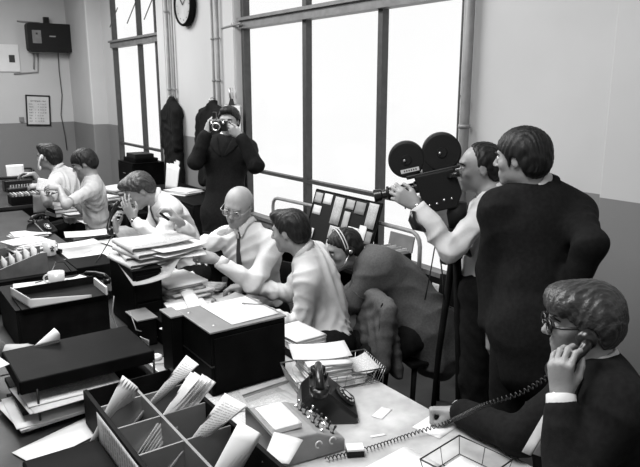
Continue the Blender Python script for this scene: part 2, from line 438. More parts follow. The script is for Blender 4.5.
def person(sp):
    """one figure: a continuous body, with hair, clothes and what is worn as its parts"""
    head = V(sp['head']); neck = V(sp['neck']); pel = V(sp['pelvis']); k_ = sp.get('scale', 1.0)
    face = norm(sp['face']); chest = norm(sp['chest']); mid = V(sp['mid']) if 'mid' in sp else (neck+pel)/2
    if (neck-head).length > .150*sp.get('hs', 1): neck = head+(neck-head).normalized()*.150*sp.get('hs', 1)
    if sp.get('seated', True): pel.z = .575
    if 'mid' not in sp: mid = (neck+pel)/2
    seated = sp.get('seated', True); h = sp.get('h', .0075); hc = sp.get('hc', .010)
    root = empty('person', (pel.x, pel.y, 0), 0, sp['label'], 'person'); inv = Matrix.Translation((-pel.x, -pel.y, 0))
    # torso frame at the chest
    up = (neck-mid).normalized(); right = chest.cross(up).normalized(); fwd = up.cross(right)
    R = Matrix((right, fwd, up)).transposed()
    u2 = (mid-pel).normalized(); r2 = sp.get('hipright'); r2 = norm(r2) if r2 else chest.cross(u2).normalized(); f2 = u2.cross(r2); R2 = Matrix((r2, f2, u2)).transposed()
    # head frame
    hz = V((0, 0, 1)); hx = face.cross(hz).normalized(); hz = hx.cross(face); rl = math.radians(sp.get('roll', 0))
    hx, hz = hx*math.cos(rl)+hz*math.sin(rl), hz*math.cos(rl)-hx*math.sin(rl)
    RH = Matrix((hx, face, hz)).transposed(); MH = RH.to_4x4(); MH.translation = head; hs = sp.get('hs', 1.0)
    H = lambda x, y, z: head+RH @ (V((x, y, z))*hs)
    shw = sp.get('shw', .175)*k_
    shd = sp.get('shrug', 0)
    sho = {'L': neck-right*shw-up*(.082-shd), 'R': neck+right*shw-up*(.082-shd)}
    for s_ in 'LR':
        if 'sh'+s_ in sp: sho[s_] = V(sp['sh'+s_])
    arms = {}
    for s_ in 'LR':
        if s_ in sp['arms']:
            a = sp['arms'][s_]; wr = V(a['wrist']); arms[s_] = (elbow_ik(sho[s_], wr, a['elbow'], .29*k_, .265*k_), wr, a)
    hip = {'L': pel-r2*.09*k_, 'R': pel+r2*.09*k_}; legs = {}
    for s_, sg in (('L', -1), ('R', 1)):
        if s_ in sp.get('legs', {}): legs[s_] = tuple(V(q) for q in sp['legs'][s_])
        elif seated:
            ff = V((f2.x, f2.y, 0)).normalized() if 'legdir' not in sp else norm(sp['legdir']); rr = V((ff.y, -ff.x, 0))
            kn = V((pel.x, pel.y, 0))+ff*.40*k_+rr*sg*.10; kn.z = max(.47, pel.z-.06); an = kn+ff*.02; an.z = .09; legs[s_] = (kn, an)
        else:
            ff = V((f2.x, f2.y, 0)).normalized(); rr = V((ff.y, -ff.x, 0)); an = V((pel.x, pel.y, .09))+rr*sg*.11-ff*.02; kn = (hip[s_]+an)/2+ff*.03; legs[s_] = (kn, an)
    toe = V((f2.x, f2.y, 0)).normalized() if 'legdir' not in sp else norm(sp['legdir'])
    bul = sp.get('bulk', 1.0)*k_
    def torso(F, inf, k=.04):
        F.ell(pel+u2*.02, ((.155*bul+inf), (.112*bul+inf), .125+inf), R2, k=k)
        F.ell(pel.lerp(mid, .75), (.138*bul+inf, .105*bul+inf, .17+inf*.5), R2, k=k+.02)
        F.ell(mid.lerp(neck, .45), (.152*bul+inf, .108*bul+inf, .19+inf*.5), R, k=k+.02)
        for s_, sg in (('L', -1), ('R', 1)):
            F.cone(neck-up*.045+right*sg*.03, sho[s_], .052+inf, .050+inf, k=k)
            F.cone(neck+up*.010+right*sg*.02, sho[s_]*.7+neck*.3+up*.012, .036+inf*.5, .034+inf*.8, k=.05)
            F.cone(sho[s_]-up*.02, mid.lerp(neck, .3)+right*sg*.10, .05+inf, .06+inf, k=.05)
    sleeve0 = sp.get('sleeve', 1.0)
    # --- body
    F = Field(); torso(F, -.012)
    F.cone(neck-up*.03, H(0, -.022, -.06), .063*hs, .058*hs, k=.025)
    for (c, r, k) in (((0, -.014, .030), (.079, .096, .083), .02), ((0, .022, -.008), (.064, .070, .086), .03), ((0, .028, -.066), (.048, .056, .046), .03),
                      ((0, .070, -.100), (.022, .020, .017), .025), ((.040, .060, -.024), (.024, .020, .020), .02), ((-.040, .060, -.024), (.024, .020, .020), .02),
                      ((0, .082, .026), (.046, .014, .011), .015), ((0, .080, -.070), (.026, .013, .017), .012)):
        F.ell(H(*c), V(r)*hs, RH, k=k)
    for sg in (-1, 1):
        F.ell(H(.031*sg, .096, .004), V((.017, .012, .011))*hs, RH, k=.012, sub=True)
        F.ell(H(.030*sg, .077, .003), V((.0135, .0135, .0125))*hs, RH, k=.004)
    F.cone(H(0, .088, .016), H(0, .112, -.026), .0075*hs, .0115*hs, k=.012)
    F.ell(H(.011, .101, -.032), V((.008, .010, .007))*hs, RH, k=.006); F.ell(H(-.011, .101, -.032), V((.008, .010, .007))*hs, RH, k=.006)
    F.ell(H(0, .091, -.061), V((.021, .006, .005))*hs, RH, k=.005); F.ell(H(0, .089, -.072), V((.018, .006, .005))*hs, RH, k=.005)
    F.ell(H(0, .099, -.0668), V((.022, .010, .002))*hs, RH, k=.003, sub=True)
    for sg in (-1, 1):
        RE = RH @ Matrix.Rotation(-.35*sg, 3, 'Z')
        F.ell(H(.075*sg, -.006, -.006), V((.009, .019, .031))*hs, RE, k=.008); F.ell(H(.086*sg, -.001, -.004), V((.006, .010, .017))*hs, RE, k=.005, sub=True)
    for s_, sg in (('L', -1), ('R', 1)):
        if s_ in arms:
            el, wr, a = arms[s_]; cv = .86 if (sleeve0 > .5 or sp.get('jacket')) else 1.0; F.cone(sho[s_], el, .044*k_*cv, .038*k_*cv, k=.03); F.cone(el, wr, .039*k_*cv, .025*k_, k=.02)
            F.cone(el, el.lerp(wr, .35), .036*k_*cv, .041*k_*cv, k=.02)
            hm = hand_matrix(wr, a['dir'], a['back']); hand_prims(F, hm, 1 if s_ == 'R' else -1, a.get('curl', (30, 35, 25)), a.get('thumb', (.8, .5)), a.get('hs', 1.0)*k_, a.get('spread', 1))
        kn, an = legs[s_]
        F.cone(hip[s_], kn, .078, .052, k=.03); F.cone(kn, an, .050, .034, k=.02); F.cone(kn.lerp(an, .1)-toe*.02, kn.lerp(an, .5)-toe*.01, .045, .040, k=.02)
        F.cone(an-toe*.03-V((0, 0, .045)), an+toe*.14-V((0, 0, .055)), .028, .022, k=.02)
    body = field_obj('body', F, h, sp.get('skin', 'skin'), root, mt=inv, it=1)
    bb = None
    # --- eyes, brows, lips
    for sg in (-1, 1):
        bm = B(); c = H(.030*sg, .0795, .002)
        lathe(bm, [(0, .0)]+[(.0128*hs*math.sin(t), .0128*hs*(1-math.cos(t))) for t in (.4, .8, 1.2, 1.57)][::1], 10, Matrix.Translation(inv @ (c+face*.0128*hs)) @ aim(-face))
        ey = bmobj('eye', bm, 'eye', root, True)
        bm = B(); lathe(bm, [(.0056*hs, 0), (.0054*hs, .0012), (0, .0016)], 10, Matrix.Translation(inv @ (H(.030*sg, .0915, .002))) @ aim(face)); bmobj('iris', bm, 'iris', ey, True)
    for sg in (-1, 1):
        bm = B(); tube(bm, [inv @ H(x*sg, y, z) for x, y, z in ((.012, .100, .020), (.024, .101, .025), (.038, .092, .024), (.050, .078, .017))], .004, 6, rs=[.0025, .004, .0038, .002])
        bmobj('eyebrow', bm, sp.get('browmat', sp.get('hairmat', 'hair')), root, True)
    # --- hair
    st = sp.get('hairstyle', 'short'); hy, hzl = HAIRLINES[sp.get('hairline', 'short')]; th = sp.get('hairth', .014)
    F = Field(); F.ell((0, -.014, .030), (.079+th*.8, .096+th, .083+th), k=.02)
    F.ell((0, -.035, -.02), (.066+th*.7, .070+th, .068+th*.4), k=.03)
    if sp.get('quiff'): F.ell((0, .06, .095), (.052, .044, .030), k=.03)
    if sp.get('fringe'): 
        F.ell((.0, .055, .078), (.074, .058, .042), k=.03); F.ell((-.03, .075, .058), (.045, .036, .032), k=.02); F.ell((.035, .07, .055), (.04, .034, .035), k=.02)
        F.ell((-.062, -.02, .01), (.034, .062, .065), k=.03); F.ell((.062, -.02, .01), (.034, .062, .065), k=.03)
    F.ell((.086, .002, -.014), (.014, .020, .026), k=.006, sub=True); F.ell((-.086, .002, -.014), (.014, .020, .026), k=.006, sub=True)
    ztop = sp.get('baldtop')
    def rg(X, Y, Z):
        z0 = np.interp(Y, hy, hzl); jag = .004*np.sin(X*420)+.003*np.sin(X*190+Y*300)
        d = (z0+jag-Z)*.75+0*X
        if ztop is not None: d = np.maximum(d, (Z-np.interp(Y, [-.12, -.07, 0, .03], ztop))*.8+.004*np.sin(X*300+Y*500))
        return d
    F.region(rg)
    def strand(P, Fc):
        N = normals(P, Fc); return P+N*(.0012*np.sin(P[:, 0]*520+7*np.sin(P[:, 1]*25)+5*np.sin(P[:, 2]*30))+.0014*np.sin(P[:, 0]*230+P[:, 1]*160+4*np.sin(P[:, 2]*40)))[:, None]
    P, Fc = F.mesh(sp.get('hh', .005)); P = strand(relax(P, Fc, 1), Fc)*hs; Mn = np.array(inv @ MH); P = P@Mn[:3, :3].T+Mn[:3, 3]
    hair = mesh_obj('hair', [tuple(p) for p in P], [tuple(int(i) for i in f) for f in Fc], sp.get('hairmat', 'hair'), root, True)
    # --- clothes
    jacket = sp.get('jacket'); sleeve = sp.get('sleeve', 1.0); si = .010
    nd = (H(0, -.022, -.06)-neck).normalized()
    F = Field(); torso(F, si)
    for s_ in arms:
        el, wr, a = arms[s_]; q_ = .84 if jacket else 1.0; F.cone(sho[s_], el, .060*k_*q_, .054*k_*q_, k=.035)
        if s_ in sp.get('short', ()) or sleeve < .5: F.half(sho[s_].lerp(el, .80), el-sho[s_], V(el)-V((.09,)*3), V(el)+V((.09,)*3)); continue
        e2 = el.lerp(wr, sp.get('cuff', {}).get(s_, .9)); F.cone(el, e2, .053*k_*q_, .041*k_*q_, k=.02)
        F.cone(el.lerp(e2, .45), el.lerp(e2, .8), .049*k_*q_, .044*k_*q_, k=.02)
    F.half(neck+nd*.028, nd, neck-V((.13,)*3), neck+V((.13,)*3))
    shirt = field_obj('shirt', F, hc, sp.get('shirt', 'shirt'), root, fold=0 if jacket else sp.get('fold', .0055), seed=int(abs(head.x*1000)) % 97, mt=inv, it=1, ff=35)
    # collar: a turned-down band with points
    bm = B(); cx = (right-nd*right.dot(nd)).normalized(); cy = nd.cross(cx); Nn = 40; rings = []
    c0 = neck+nd*.018
    for i in range(Nn+1):
        an = PI/2+.10+(2*PI-.20)*i/Nn; d = cx*math.cos(an)+cy*math.sin(an); fr = max(0, math.sin(an)); pt = math.exp(-((min(i, Nn-i))/3.2)**2)
        base = c0-nd*(.012*fr); ring = []
        for r, z in ((.062, 0), (.0615, .030-.012*fr), (.065, .034-.012*fr), (.069, .030-.014*fr), (.078+.012*pt, .000-.042*pt), (.075+.012*pt, .000-.042*pt), (.066, .024-.014*fr)):
            ring.append(bm.verts.new(inv @ (base+d*r*hs+nd*z)))
        rings.append(ring)
    for a, b in zip(rings, rings[1:]):
        for j in range(6): bm.faces.new((a[j], a[j+1], b[j+1], b[j]))
    if sp.get('collar', True): bmobj('shirt_collar', bm, sp.get('shirt', 'shirt'), root, True)
    else: bm.free()
    def cuffs(tt, r0, r1, m, nm):
        for s_ in arms:
            if s_ not in tt: continue
            el, wr, a = arms[s_]; t = tt[s_]; d = (wr-el).normalized(); p = el.lerp(wr, t)
            bm = B(); lathe(bm, [(r0-.006, 0), (r0, .001), (r1, .050), (r1-.004, .052), (r1-.008, .05), (r0-.010, 0)], 22, Matrix.Translation(inv @ (p-d*.025)) @ aim(d)); bmobj(nm, bm, m, root, True)
    cuffs(sp.get('cuffs', {}), .044, .040, sp.get('shirt', 'shirt'), 'cuff')
    # trousers and shoes
    F = Field(); F.ell(pel+u2*.0, (.178*bul, .135*bul, .12), R2, k=.03)
    for s_ in 'LR':
        kn, an = legs[s_]; F.cone(hip[s_], kn, .100, .072, k=.03); F.cone(kn, an+V((0, 0, .01)), .070, .062, k=.03)
    F.half(pel+u2*.10, u2, pel-V((.3,)*3), pel+V((.3,)*3)+u2*.1)
    field_obj('trousers', F, .012, sp.get('trousers', 'trouser'), root, fold=.004, seed=5, mt=inv)
    for s_ in 'LR':
        kn, an = legs[s_]; F = Field(); F.cone(an-toe*.03-V((0, 0, .045)), an+toe*.10-V((0, 0, .052)), .044, .036, k=.02); F.cone(an+toe*.10-V((0, 0, .055)), an+toe*.18-V((0, 0, .060)), .036, .028, k=.02)
        F.half(V((an.x, an.y, .002)), V((0, 0, -1)), an-V((.4,)*3), an+V((.4,)*3)); field_obj('shoe', F, .010, 'black', root, mt=inv)
    jk = None
    if jacket:
        ji = sp.get('jinf', .026)
        F = Field(); torso(F, ji, sp.get('jk', .05)); F.ell(pel+u2*.02, (.172*bul+ji, .135*bul+ji*.6, .17), R2, k=.06)
        F.cone(pel+u2*.10, pel-u2*.12, .135*bul+ji, .140*bul+ji, k=.06, flat=f2, ff=.80)
        for s_ in arms:
            el, wr, a = arms[s_]; F.cone(sho[s_]+up*.002, el, .068*k_, .064*k_, k=sp.get('jk', .05)); F.cone(el, el.lerp(wr, sp.get('jcuff', {}).get(s_, .86)), .066*k_, .052*k_, k=.03)
        F.half(neck+up*.036, up, neck-V((.15,)*3), neck+V((.15,)*3))
        F.cone(neck+up*.02, neck+up*.12, .056, .062, k=.01, sub=True)
        vl = sp.get('vdepth', .30); fr = neck+fwd*(.108*bul+ji)
        F.cone(fr-up*vl+fwd*.03, fr+up*.02+fwd*.015, .006, .060, k=.01, sub=True)
        jk = field_obj('jacket', F, hc, jacket, root, fold=sp.get('jfold', .0035), seed=int(abs(head.y*1000)) % 89, mt=inv, it=1, ff=16)
        # lapels and turned collar
        org = inv @ neck; bj = [bvh_of(jk), bvh_of(shirt)]
        if sp.get('lapels', True):
            for sg in (-1, 1):
                rows = []
                for i in range(11):
                    t = i/10; z = .0-(vl-.02)*t; inner = .062*(1-t)**.8+.004; wd = .012+.062*math.sin(PI*min(1, .25+t*.75))*(1 if t > .28 else .72); rows.append((z, sg*inner, sg*(inner+wd)))
                drape('lapel', bj, org, right, up, fwd, rows, jacket, jk, 5, .007, .004)
        bm = B(); rings = []
        for i in range(29):
            an_ = PI/2+.75+(2*PI-1.5)*i/28; d = cx*math.cos(an_)+cy*math.sin(an_)
            rings.append([bm.verts.new(inv @ (neck+nd*z+d*r)) for r, z in ((.074, -.008), (.072, .020), (.078, .022), (.098, -.016), (.094, -.022))])
        for a, b in zip(rings, rings[1:]):
            for j in range(4): bm.faces.new((a[j], a[j+1], b[j+1], b[j]))
        cc = bmobj('jacket_collar', bm, jacket, jk, True); 
    if sp.get('tie', False):
        tl = sp.get('tielen', .40); rows = [(.012, -.014, .014), (.0, -.016, .016), (-.018, -.011, .011), (-.03, -.010, .010)]+[(-.03-(tl-.03)*t, -.010-.024*t, .010+.024*t) for t in (.1, .2, .3, .4, .5, .6, .7, .8, .9)]+[(-tl, -.032, .032), (-tl-.03, -.004, .004)]
        drape('tie', [bvh_of(shirt)], inv @ neck, right, up, fwd, rows, sp.get('tiemat', 'tie'), root, 5, .007, .005)
    if sp.get('glasses'):
        bm = B(); gm, gr = sp['glasses']
        for sg in (-1, 1):
            pts = [inv @ H(.032*sg+.024*math.cos(t)*(1 if gm == 'black' else .9), .107-.010*abs(.032+.024*math.cos(t)*sg*sg), -.001+.019*math.sin(t)) for t in [2*PI*i/20 for i in range(20)]]
            tube(bm, pts, gr, 6, closed=True)
            tube(bm, [inv @ H(.056*sg, .101, .004), inv @ H(.074*sg, .085, .006), inv @ H(.082*sg, .0, .006), inv @ H(.080*sg, -.022, -.012)], gr*.9, 6)
        tube(bm, [inv @ H(-.009, .108, .003), inv @ H(0, .111, .006), inv @ H(.009, .108, .003)], gr, 6)
        bmobj('glasses', bm, gm, root, True)
    if sp.get('watch'):
        s_ = sp['watch']; el, wr, a = arms[s_]; d = (wr-el).normalized(); zb = V(a['back']); zb = (zb-d*zb.dot(d)).normalized()
        bm = B(); p = wr-d*.012; lathe(bm, [(.0290, -.009), (.0315, -.008), (.0315, .008), (.0290, .009)], 24, Matrix.Translation(inv @ p) @ aim(d)); ws = bmobj('watch_strap', bm, 'black', root, True)
        bm = B(); lathe(bm, [(0, 0), (.014, 0), (.014, .007), (.012, .008), (0, .008)], 20, Matrix.Translation(inv @ (p+zb*.029)) @ aim(zb)); bmobj('watch_case', bm, 'chrome', ws, True)
    return dict(root=root, inv=inv, H=H, RH=RH, arms=arms, sho=sho, right=right, up=up, fwd=fwd, neck=neck, head=head, shirt=shirt, jacket=jk, hs=hs)

# ---------------------------------------------------------------- the setting
WX = 3.435
def struct(name, bm, m, parent=None, bevel=0):
    o = bmobj(name, bm, m, parent, False, bevel); o['kind'] = 'structure'; return o
struct('floor', box(B(), (-3.2, -.6, -.1), (3.9, 12.8, 0)), 'floor')
struct('ceiling', box(B(), (-3.2, -.6, 4.0), (3.9, 12.8, 4.1)), 'ceil')
bm = B()
box(bm, (WX, -.6, 0), (WX+.10, 10.55, .60)); box(bm, (WX, -.6, .60), (WX+.10, 3.19, 4.0))
box(bm, (WX-.05, 6.36, .60), (WX+.10, 8.50, 4.0)); box(bm, (WX, 10.53, 0), (WX+.10, 12.8, 4.0)); box(bm, (WX, 3.19, 3.72), (WX+.10, 10.6, 4.0))
struct('wall_window', bm, 'wall')
struct('wall_left', box(B(), (-3.5, -.6, 0), (-3.2, 12.5, 4.0)), 'wall')
struct('wall_near', box(B(), (-3.5, -.9, 0), (WX+.35, -.6, 4.0)), 'wall')
struct('wall_far', box(B(), (-3.2, 12.15, 0), (WX, 12.5, 4.0)), 'wall')
bm = B(); box(bm, (3.19, 10.98, 0), (WX+.02, 12.2, 4.0)); struct('trim_1', bm, 'wall', bevel=.02)     # square column in the far corner
bm = B(); box(bm, (WX-.10, -.6, 0), (WX+.01, 2.03, 4.0)); struct('trim_2', bm, 'wall', bevel=.01)       # shallow pier by the near end of the window wall
bm = B(); box(bm, (WX-.065, 6.37, 0), (WX+.001, 6.60, 4.0)); box(bm, (WX-.065, 8.26, 0), (WX+.001, 8.49, 4.0)); struct('trim_3', bm, 'wall', bevel=.01)
def window(name, y0, y1, bars, rail=1.10, tr=2.58, tw=.05):
    bm = B(); x0, x1 = WX+.03, WX+.085
    for y in (y0, y1): box(bm, (x0-.02, y-.03, .60), (x1, y+.03, 3.72))
    o = struct(name, bm, 'frame')
    bm = B()
    for y, a in bars: box(bm, (x0-.01, y-a, .60), (x1, y+a, 3.72))
    struct('window_bar', bm, 'frame', o)
    bm = B(); box(bm, (x0-.012, y0, rail-.016), (x1-.01, y1, rail+.016)); struct('window_rail', bm, 'frame', o)
    bm = B(); box(bm, (x0-.06, y0, tr-.005), (x1+.01, y1, tr+.10)); box(bm, (x0-.09, y0, tr+.07), (x1+.01, y1, tr+.10)); struct('transom', bm, 'framegrey', o)
    bm = B(); box(bm, (x0-.045, y0, .585), (x1, y1, .62)); struct('window_sill', bm, 'framegrey', o)
    bm = B(); box(bm, (WX+.06, y0, .60), (WX+.064, y1, 3.72)); struct('window_pane', bm, 'pane', o)
    return o
w1 = window('window_1', 3.19, 6.30, [(4.08, .028), (5.15, .032)])
w2 = window('window_2', 8.50, 10.53, [(9.43, .028), (8.76, .028)])
bm = B(); box(bm, (WX-.02, 8.55, 1.0), (WX+.03, 8.585, 2.45)); struct('window_casement_edge', bm, 'frame', w2)
for y in (10.2, 9.43, 8.76):
    bm = B(); tube(bm, [(WX+.02, y, 3.15), (WX-.10, y+.06, 2.86)], .008, 6); struct('window_stay', bm, 'frame', w2)

# ---------------------------------------------------------------- the people
# the foreground man on the telephone
p10 = person(dict(label='seated person in black-rimmed glasses and dark suit holding a telephone handset to the ear', head=(1.725, 1.063, 1.288), face=(-0.760, 0.658, -0.060), neck=(1.773, 1.009, 1.077),
    pelvis=(1.768, 0.824, 0.304), chest=(-0.748, 0.674, 0.000), h=.0052, hc=.009, hh=.0042, hs=1.0, hairline='mop', fringe=True, hairth=.016, hairmat='hair_mid', browmat='hair', jacket='suit', glasses=('black', .0048), watch='L', tie=True, tiemat='paper3', vdepth=.34,
    cuffs={'L': .90, 'R': .93}, jcuff={'L': .80, 'R': .88}, bulk=1.05,
    arms={'L': dict(wrist=(1.526, 0.987, 1.137), elbow=(1.361, 0.840, 0.773), dir=(-0.070, 0.074, 1.000), back=(-1.045, -0.181, 0.050), curl=(42, 50, 35), thumb=(.35, .6)),
          'R': dict(wrist=(1.691, 1.514, 0.805), elbow=(1.633, 1.259, 0.715), dir=(-0.603, 0.793, -0.120), back=(0.255, 0.188, 0.900), curl=(88, 95, 60), thumb=(.05, .9))}))
# the young man in a dark suit with his back to us
p9 = person(dict(label='standing person in dark suit seen from behind, one hand on the hip', seated=False, head=(2.323, 1.791, 1.682), face=(-0.308, 0.951, -0.060), neck=(2.413, 1.731, 1.511), h=.0065,
    pelvis=(2.276, 1.620, 0.938), chest=(0.536, 0.846, 0.000), hairline='mop', hairth=.020, hs=1.03, jacket='suit', shw=.172, bulk=1.0, vdepth=.14, shrug=-.018, legs={}, skin='skin', 
    arms={'R': dict(wrist=(2.343, 1.522, 1.119), elbow=(2.111, 1.183, 1.386), dir=(-0.493, 0.776, -0.450), back=(-0.274, -0.908, 0.000), curl=(40, 40, 30)),
          'L': dict(wrist=(2.181, 1.785, 0.930), elbow=(2.438, 2.055, 1.111), dir=(0.098, 0.053, -1.000), back=(-0.678, 0.600, 0.000), curl=(25, 30, 20))}))
# the cameraman
p8 = person(dict(label='standing person in white shirt and braced trousers aiming the film camera', seated=False, head=(2.500, 2.169, 1.593), face=(-0.771, 0.642, -0.050), neck=(2.589, 2.104, 1.403), hs=1.03,
    pelvis=(2.469, 2.074, 0.987), chest=(-0.550, 0.816, 0.000), hairline='receding', hairth=.008, tie=True, tielen=.42, bulk=1.05, cuffs={'L': .88, 'R': .88}, cuff={'L': .86}, watch='L',
    arms={'L': dict(wrist=(2.079, 2.174, 1.445), elbow=(2.088, 1.968, 1.037), dir=(-0.555, 0.514, 0.450), back=(-0.548, -0.776, 0.100), curl=(35, 45, 30), thumb=(.7, .4)),
          'R': dict(wrist=(2.420, 2.366, 1.376), elbow=(2.511, 2.252, 0.877), dir=(-0.740, 0.339, 0.400), back=(0.629, 0.719, 0.100), curl=(40, 45, 30))}))
# the man with the headset
p7 = person(dict(label='person in grey jacket wearing a headset, leaning forward beside the window board', head=(2.275, 2.978, 1.042), face=(-0.908, 0.274, -0.300), roll=-6, neck=(2.447, 2.904, 0.939), 
    pelvis=(2.598, 2.601, 0.497), mid=(2.554, 2.713, 0.792), chest=(-0.716, 0.199, -0.550), legdir=(-1, .25, 0), hairth=.012, hairmat='hair', jacket='suit_grey', jinf=.03, jfold=.00855, bulk=1.12, shw=.155, shrug=-.02, jk=.09,
    arms={'L': dict(wrist=(2.095, 3.032, 0.593), elbow=(2.265, 2.878, 0.470), dir=(-0.760, 0.658, -0.100), back=(0.000, 0.000, 1.000)),
          'R': dict(wrist=(2.218, 3.313, 0.562), elbow=(2.431, 3.163, 0.334), dir=(-0.817, 0.576, -0.100), back=(0.000, 0.000, 1.000))}))
# the man with brushed-up dark hair
p6 = person(dict(label='seated person in white shirt with dark brushed-back hair, reaching into prints on desk', hs=.98, head=(1.859, 2.919, 1.215), face=(-0.544, 0.824, -0.160), neck=(1.957, 2.851, 1.040),
    pelvis=(2.019, 2.746, 0.633), mid=(2.040, 2.833, 0.821), chest=(-0.714, 0.687, -0.100), legdir=(-1, .1, 0), hairth=.013, quiff=True, sleeve=1, bulk=1.0, fold=.0065, shw=.16, cuff={'R': .80, 'L': .84}, cuffs={'R': .80, 'L': .86},
    arms={'R': dict(wrist=(1.758, 3.249, 0.830), elbow=(1.943, 3.129, 0.558), dir=(-0.760, 0.658, -0.050), back=(-0.074, -0.192, 1.000), curl=(35, 45, 30), thumb=(.7, .5)),
          'L': dict(wrist=(1.602, 2.795, 0.839), elbow=(1.639, 2.803, 0.644), dir=(-0.760, 0.658, -0.100), back=(0.000, 0.000, 1.000))}))
# the bald man with glasses
p5 = person(dict(label='seated bald person in white shirt, dark tie and round wire glasses, gesturing over the desk', head=(1.821, 3.440, 1.280), face=(-0.757, -0.604, -0.270), roll=10, shw=.185, neck=(1.897, 3.426, 1.062),
    pelvis=(1.967, 3.432, 0.579), mid=(1.956, 3.466, 0.811), legdir=(-1, -.1, 0), chest=(-0.870, -0.366, 0.000), baldtop=[.05, .05, .03, .02], hairline='receding', hairth=.005, hairmat='hair_grey', skin='skin_pale', glasses=('steel', .0022), tie=True, tielen=.36, fold=.007,
    bulk=1.06, cuff={'R': .80, 'L': .80}, cuffs={'L': .82}, hs=1.02,
    arms={'R': dict(wrist=(1.422, 3.384, 1.238), elbow=(1.505, 3.489, 0.969), dir=(-0.564, 0.276, 0.780), back=(0.663, -0.101, 0.500), curl=(45, 50, 35), thumb=(.6, .6)),
          'L': dict(wrist=(1.582, 3.286, 1.020), elbow=(1.913, 3.067, 0.708), dir=(-0.858, 0.483, 0.200), back=(-0.379, -0.711, 0.550), curl=(45, 45, 30), thumb=(.4, .6))}))
# the photographer standing by the pier
p4 = person(dict(label='standing person in dark jacket photographing us with a small camera held to the eye', seated=False, head=(2.584, 4.999, 1.699), face=(-0.707, -0.725, -0.060), neck=(2.567, 5.016, 1.489),
    pelvis=(2.448, 4.879, 0.915), chest=(-0.674, -0.748, 0.000), hairth=.016, quiff=True, jacket='suit', vdepth=.2, lapels=True, tie=True,
    jcuff={'L': .88, 'R': .88}, cuffs={}, arms={'R': dict(wrist=(2.306, 4.849, 1.626), elbow=(1.883, 4.426, 1.465), dir=(0.224, -0.464, 0.850), back=(-0.927, -0.447, 0.200), curl=(45, 50, 30)),
          'L': dict(wrist=(2.524, 4.699, 1.594), elbow=(2.273, 4.009, 1.407), dir=(-0.786, 0.187, 0.550), back=(-0.192, -0.966, 0.100), curl=(45, 50, 30))}))
# the man resting his forehead on his hand
p3 = person(dict(label='seated person in white shirt and dark tie with bowed head resting on one hand', head=(1.630, 4.606, 1.246), hs=1.05, face=(-0.830, 0.072, -0.600), roll=0, neck=(1.795, 4.591, 1.157),
    pelvis=(1.973, 4.492, 0.569), mid=(1.928, 4.557, 0.918), legdir=(-1, -.1, 0), chest=(-0.913, 0.093, -0.200), hairth=.014, quiff=True, hairmat='hair_mid', tie=True, tielen=.3, watch='L', fold=.0065, cuff={'L': .84, 'R': .84},
    arms={'L': dict(wrist=(1.512, 4.429, 1.073), elbow=(1.583, 4.214, 0.839), dir=(-0.343, 0.242, 0.900), back=(-0.793, -0.603, 0.000), curl=(12, 18, 12), thumb=(.9, .3), spread=1.5),
          'R': dict(wrist=(1.456, 4.650, 0.961), elbow=(1.650, 4.628, 0.693), dir=(-0.024, 0.139, 1.000), back=(-0.834, 0.466, 0.000), curl=(40, 50, 30))}))
# the two people at the far desk
p2 = person(dict(label='seated person with short black hair and pale short-sleeved top, bare forearms stretched over the desk', head=(1.648, 6.053, 1.307), face=(-0.876, 0.251, -0.380), neck=(1.709, 6.027, 1.141), scale=.97, hs=1.0,
    pelvis=(1.720, 6.023, 0.700), chest=(-0.892, 0.262, 0.000), hairth=.020, hairline='mop', shirt='shirt_grey', sleeve=.3, fold=.005, collar=False,
    arms={'L': dict(wrist=(1.417, 6.034, 1.101), elbow=(1.513, 5.672, 0.946), dir=(-0.817, 0.576, 0.100), back=(-0.206, -0.466, 0.800), curl=(25, 30, 20)),
          'R': dict(wrist=(1.519, 6.321, 1.037), elbow=(1.676, 6.282, 0.845), dir=(-0.932, 0.413, 0.050), back=(0.255, 0.188, 0.900), curl=(25, 30, 20))}))
p1 = person(dict(label='seated person in white open shirt with rolled sleeves, furthest along the desks, looking left', head=(1.537, 6.881, 1.297), face=(-0.760, 0.658, -0.020), neck=(1.635, 6.828, 1.125),
    pelvis=(1.764, 6.792, 0.643), chest=(-0.776, 0.548, 0.000), hairth=.016, quiff=True, hs=1.08, bulk=1.1, sleeve=.3, fold=.0065,
    arms={'L': dict(wrist=(1.394, 6.722, 1.037), elbow=(1.587, 6.353, 0.873), dir=(-0.760, 0.658, -0.050), back=(-0.206, -0.466, 0.800), curl=(30, 35, 20)),
          'R': dict(wrist=(1.415, 7.044, 1.118), elbow=(1.602, 6.956, 0.824), dir=(-0.875, 0.495, 0.050), back=(0.255, 0.188, 0.900), curl=(30, 35, 20))}))
# only a hand and cuff of this one reach into the picture at the left edge
p11 = person(dict(label='person at the left edge of whom only a resting hand and sleeve show', head=(0.064, 3.324, 1.231), face=(0.901, -0.024, -0.400), neck=(-0.004, 3.385, 1.053), h=.009, hc=.013,
    pelvis=(-0.346, 3.594, 0.481), chest=(0.908, -0.274, 0.000), jacket='suit_grey', hairth=.015,
    arms={'R': dict(wrist=(0.395, 2.905, 0.879), elbow=(0.175, 2.914, 0.712), dir=(0.904, -0.454, -0.050), back=(-0.202, -0.286, 1.000), curl=(22, 35, 25), thumb=(.5, .4)),
          'L': dict(wrist=(0.291, 3.487, 0.813), elbow=(0.150, 3.647, 0.578), dir=(0.875, -0.495, -0.100), back=(0.000, 0.000, 1.000))}))

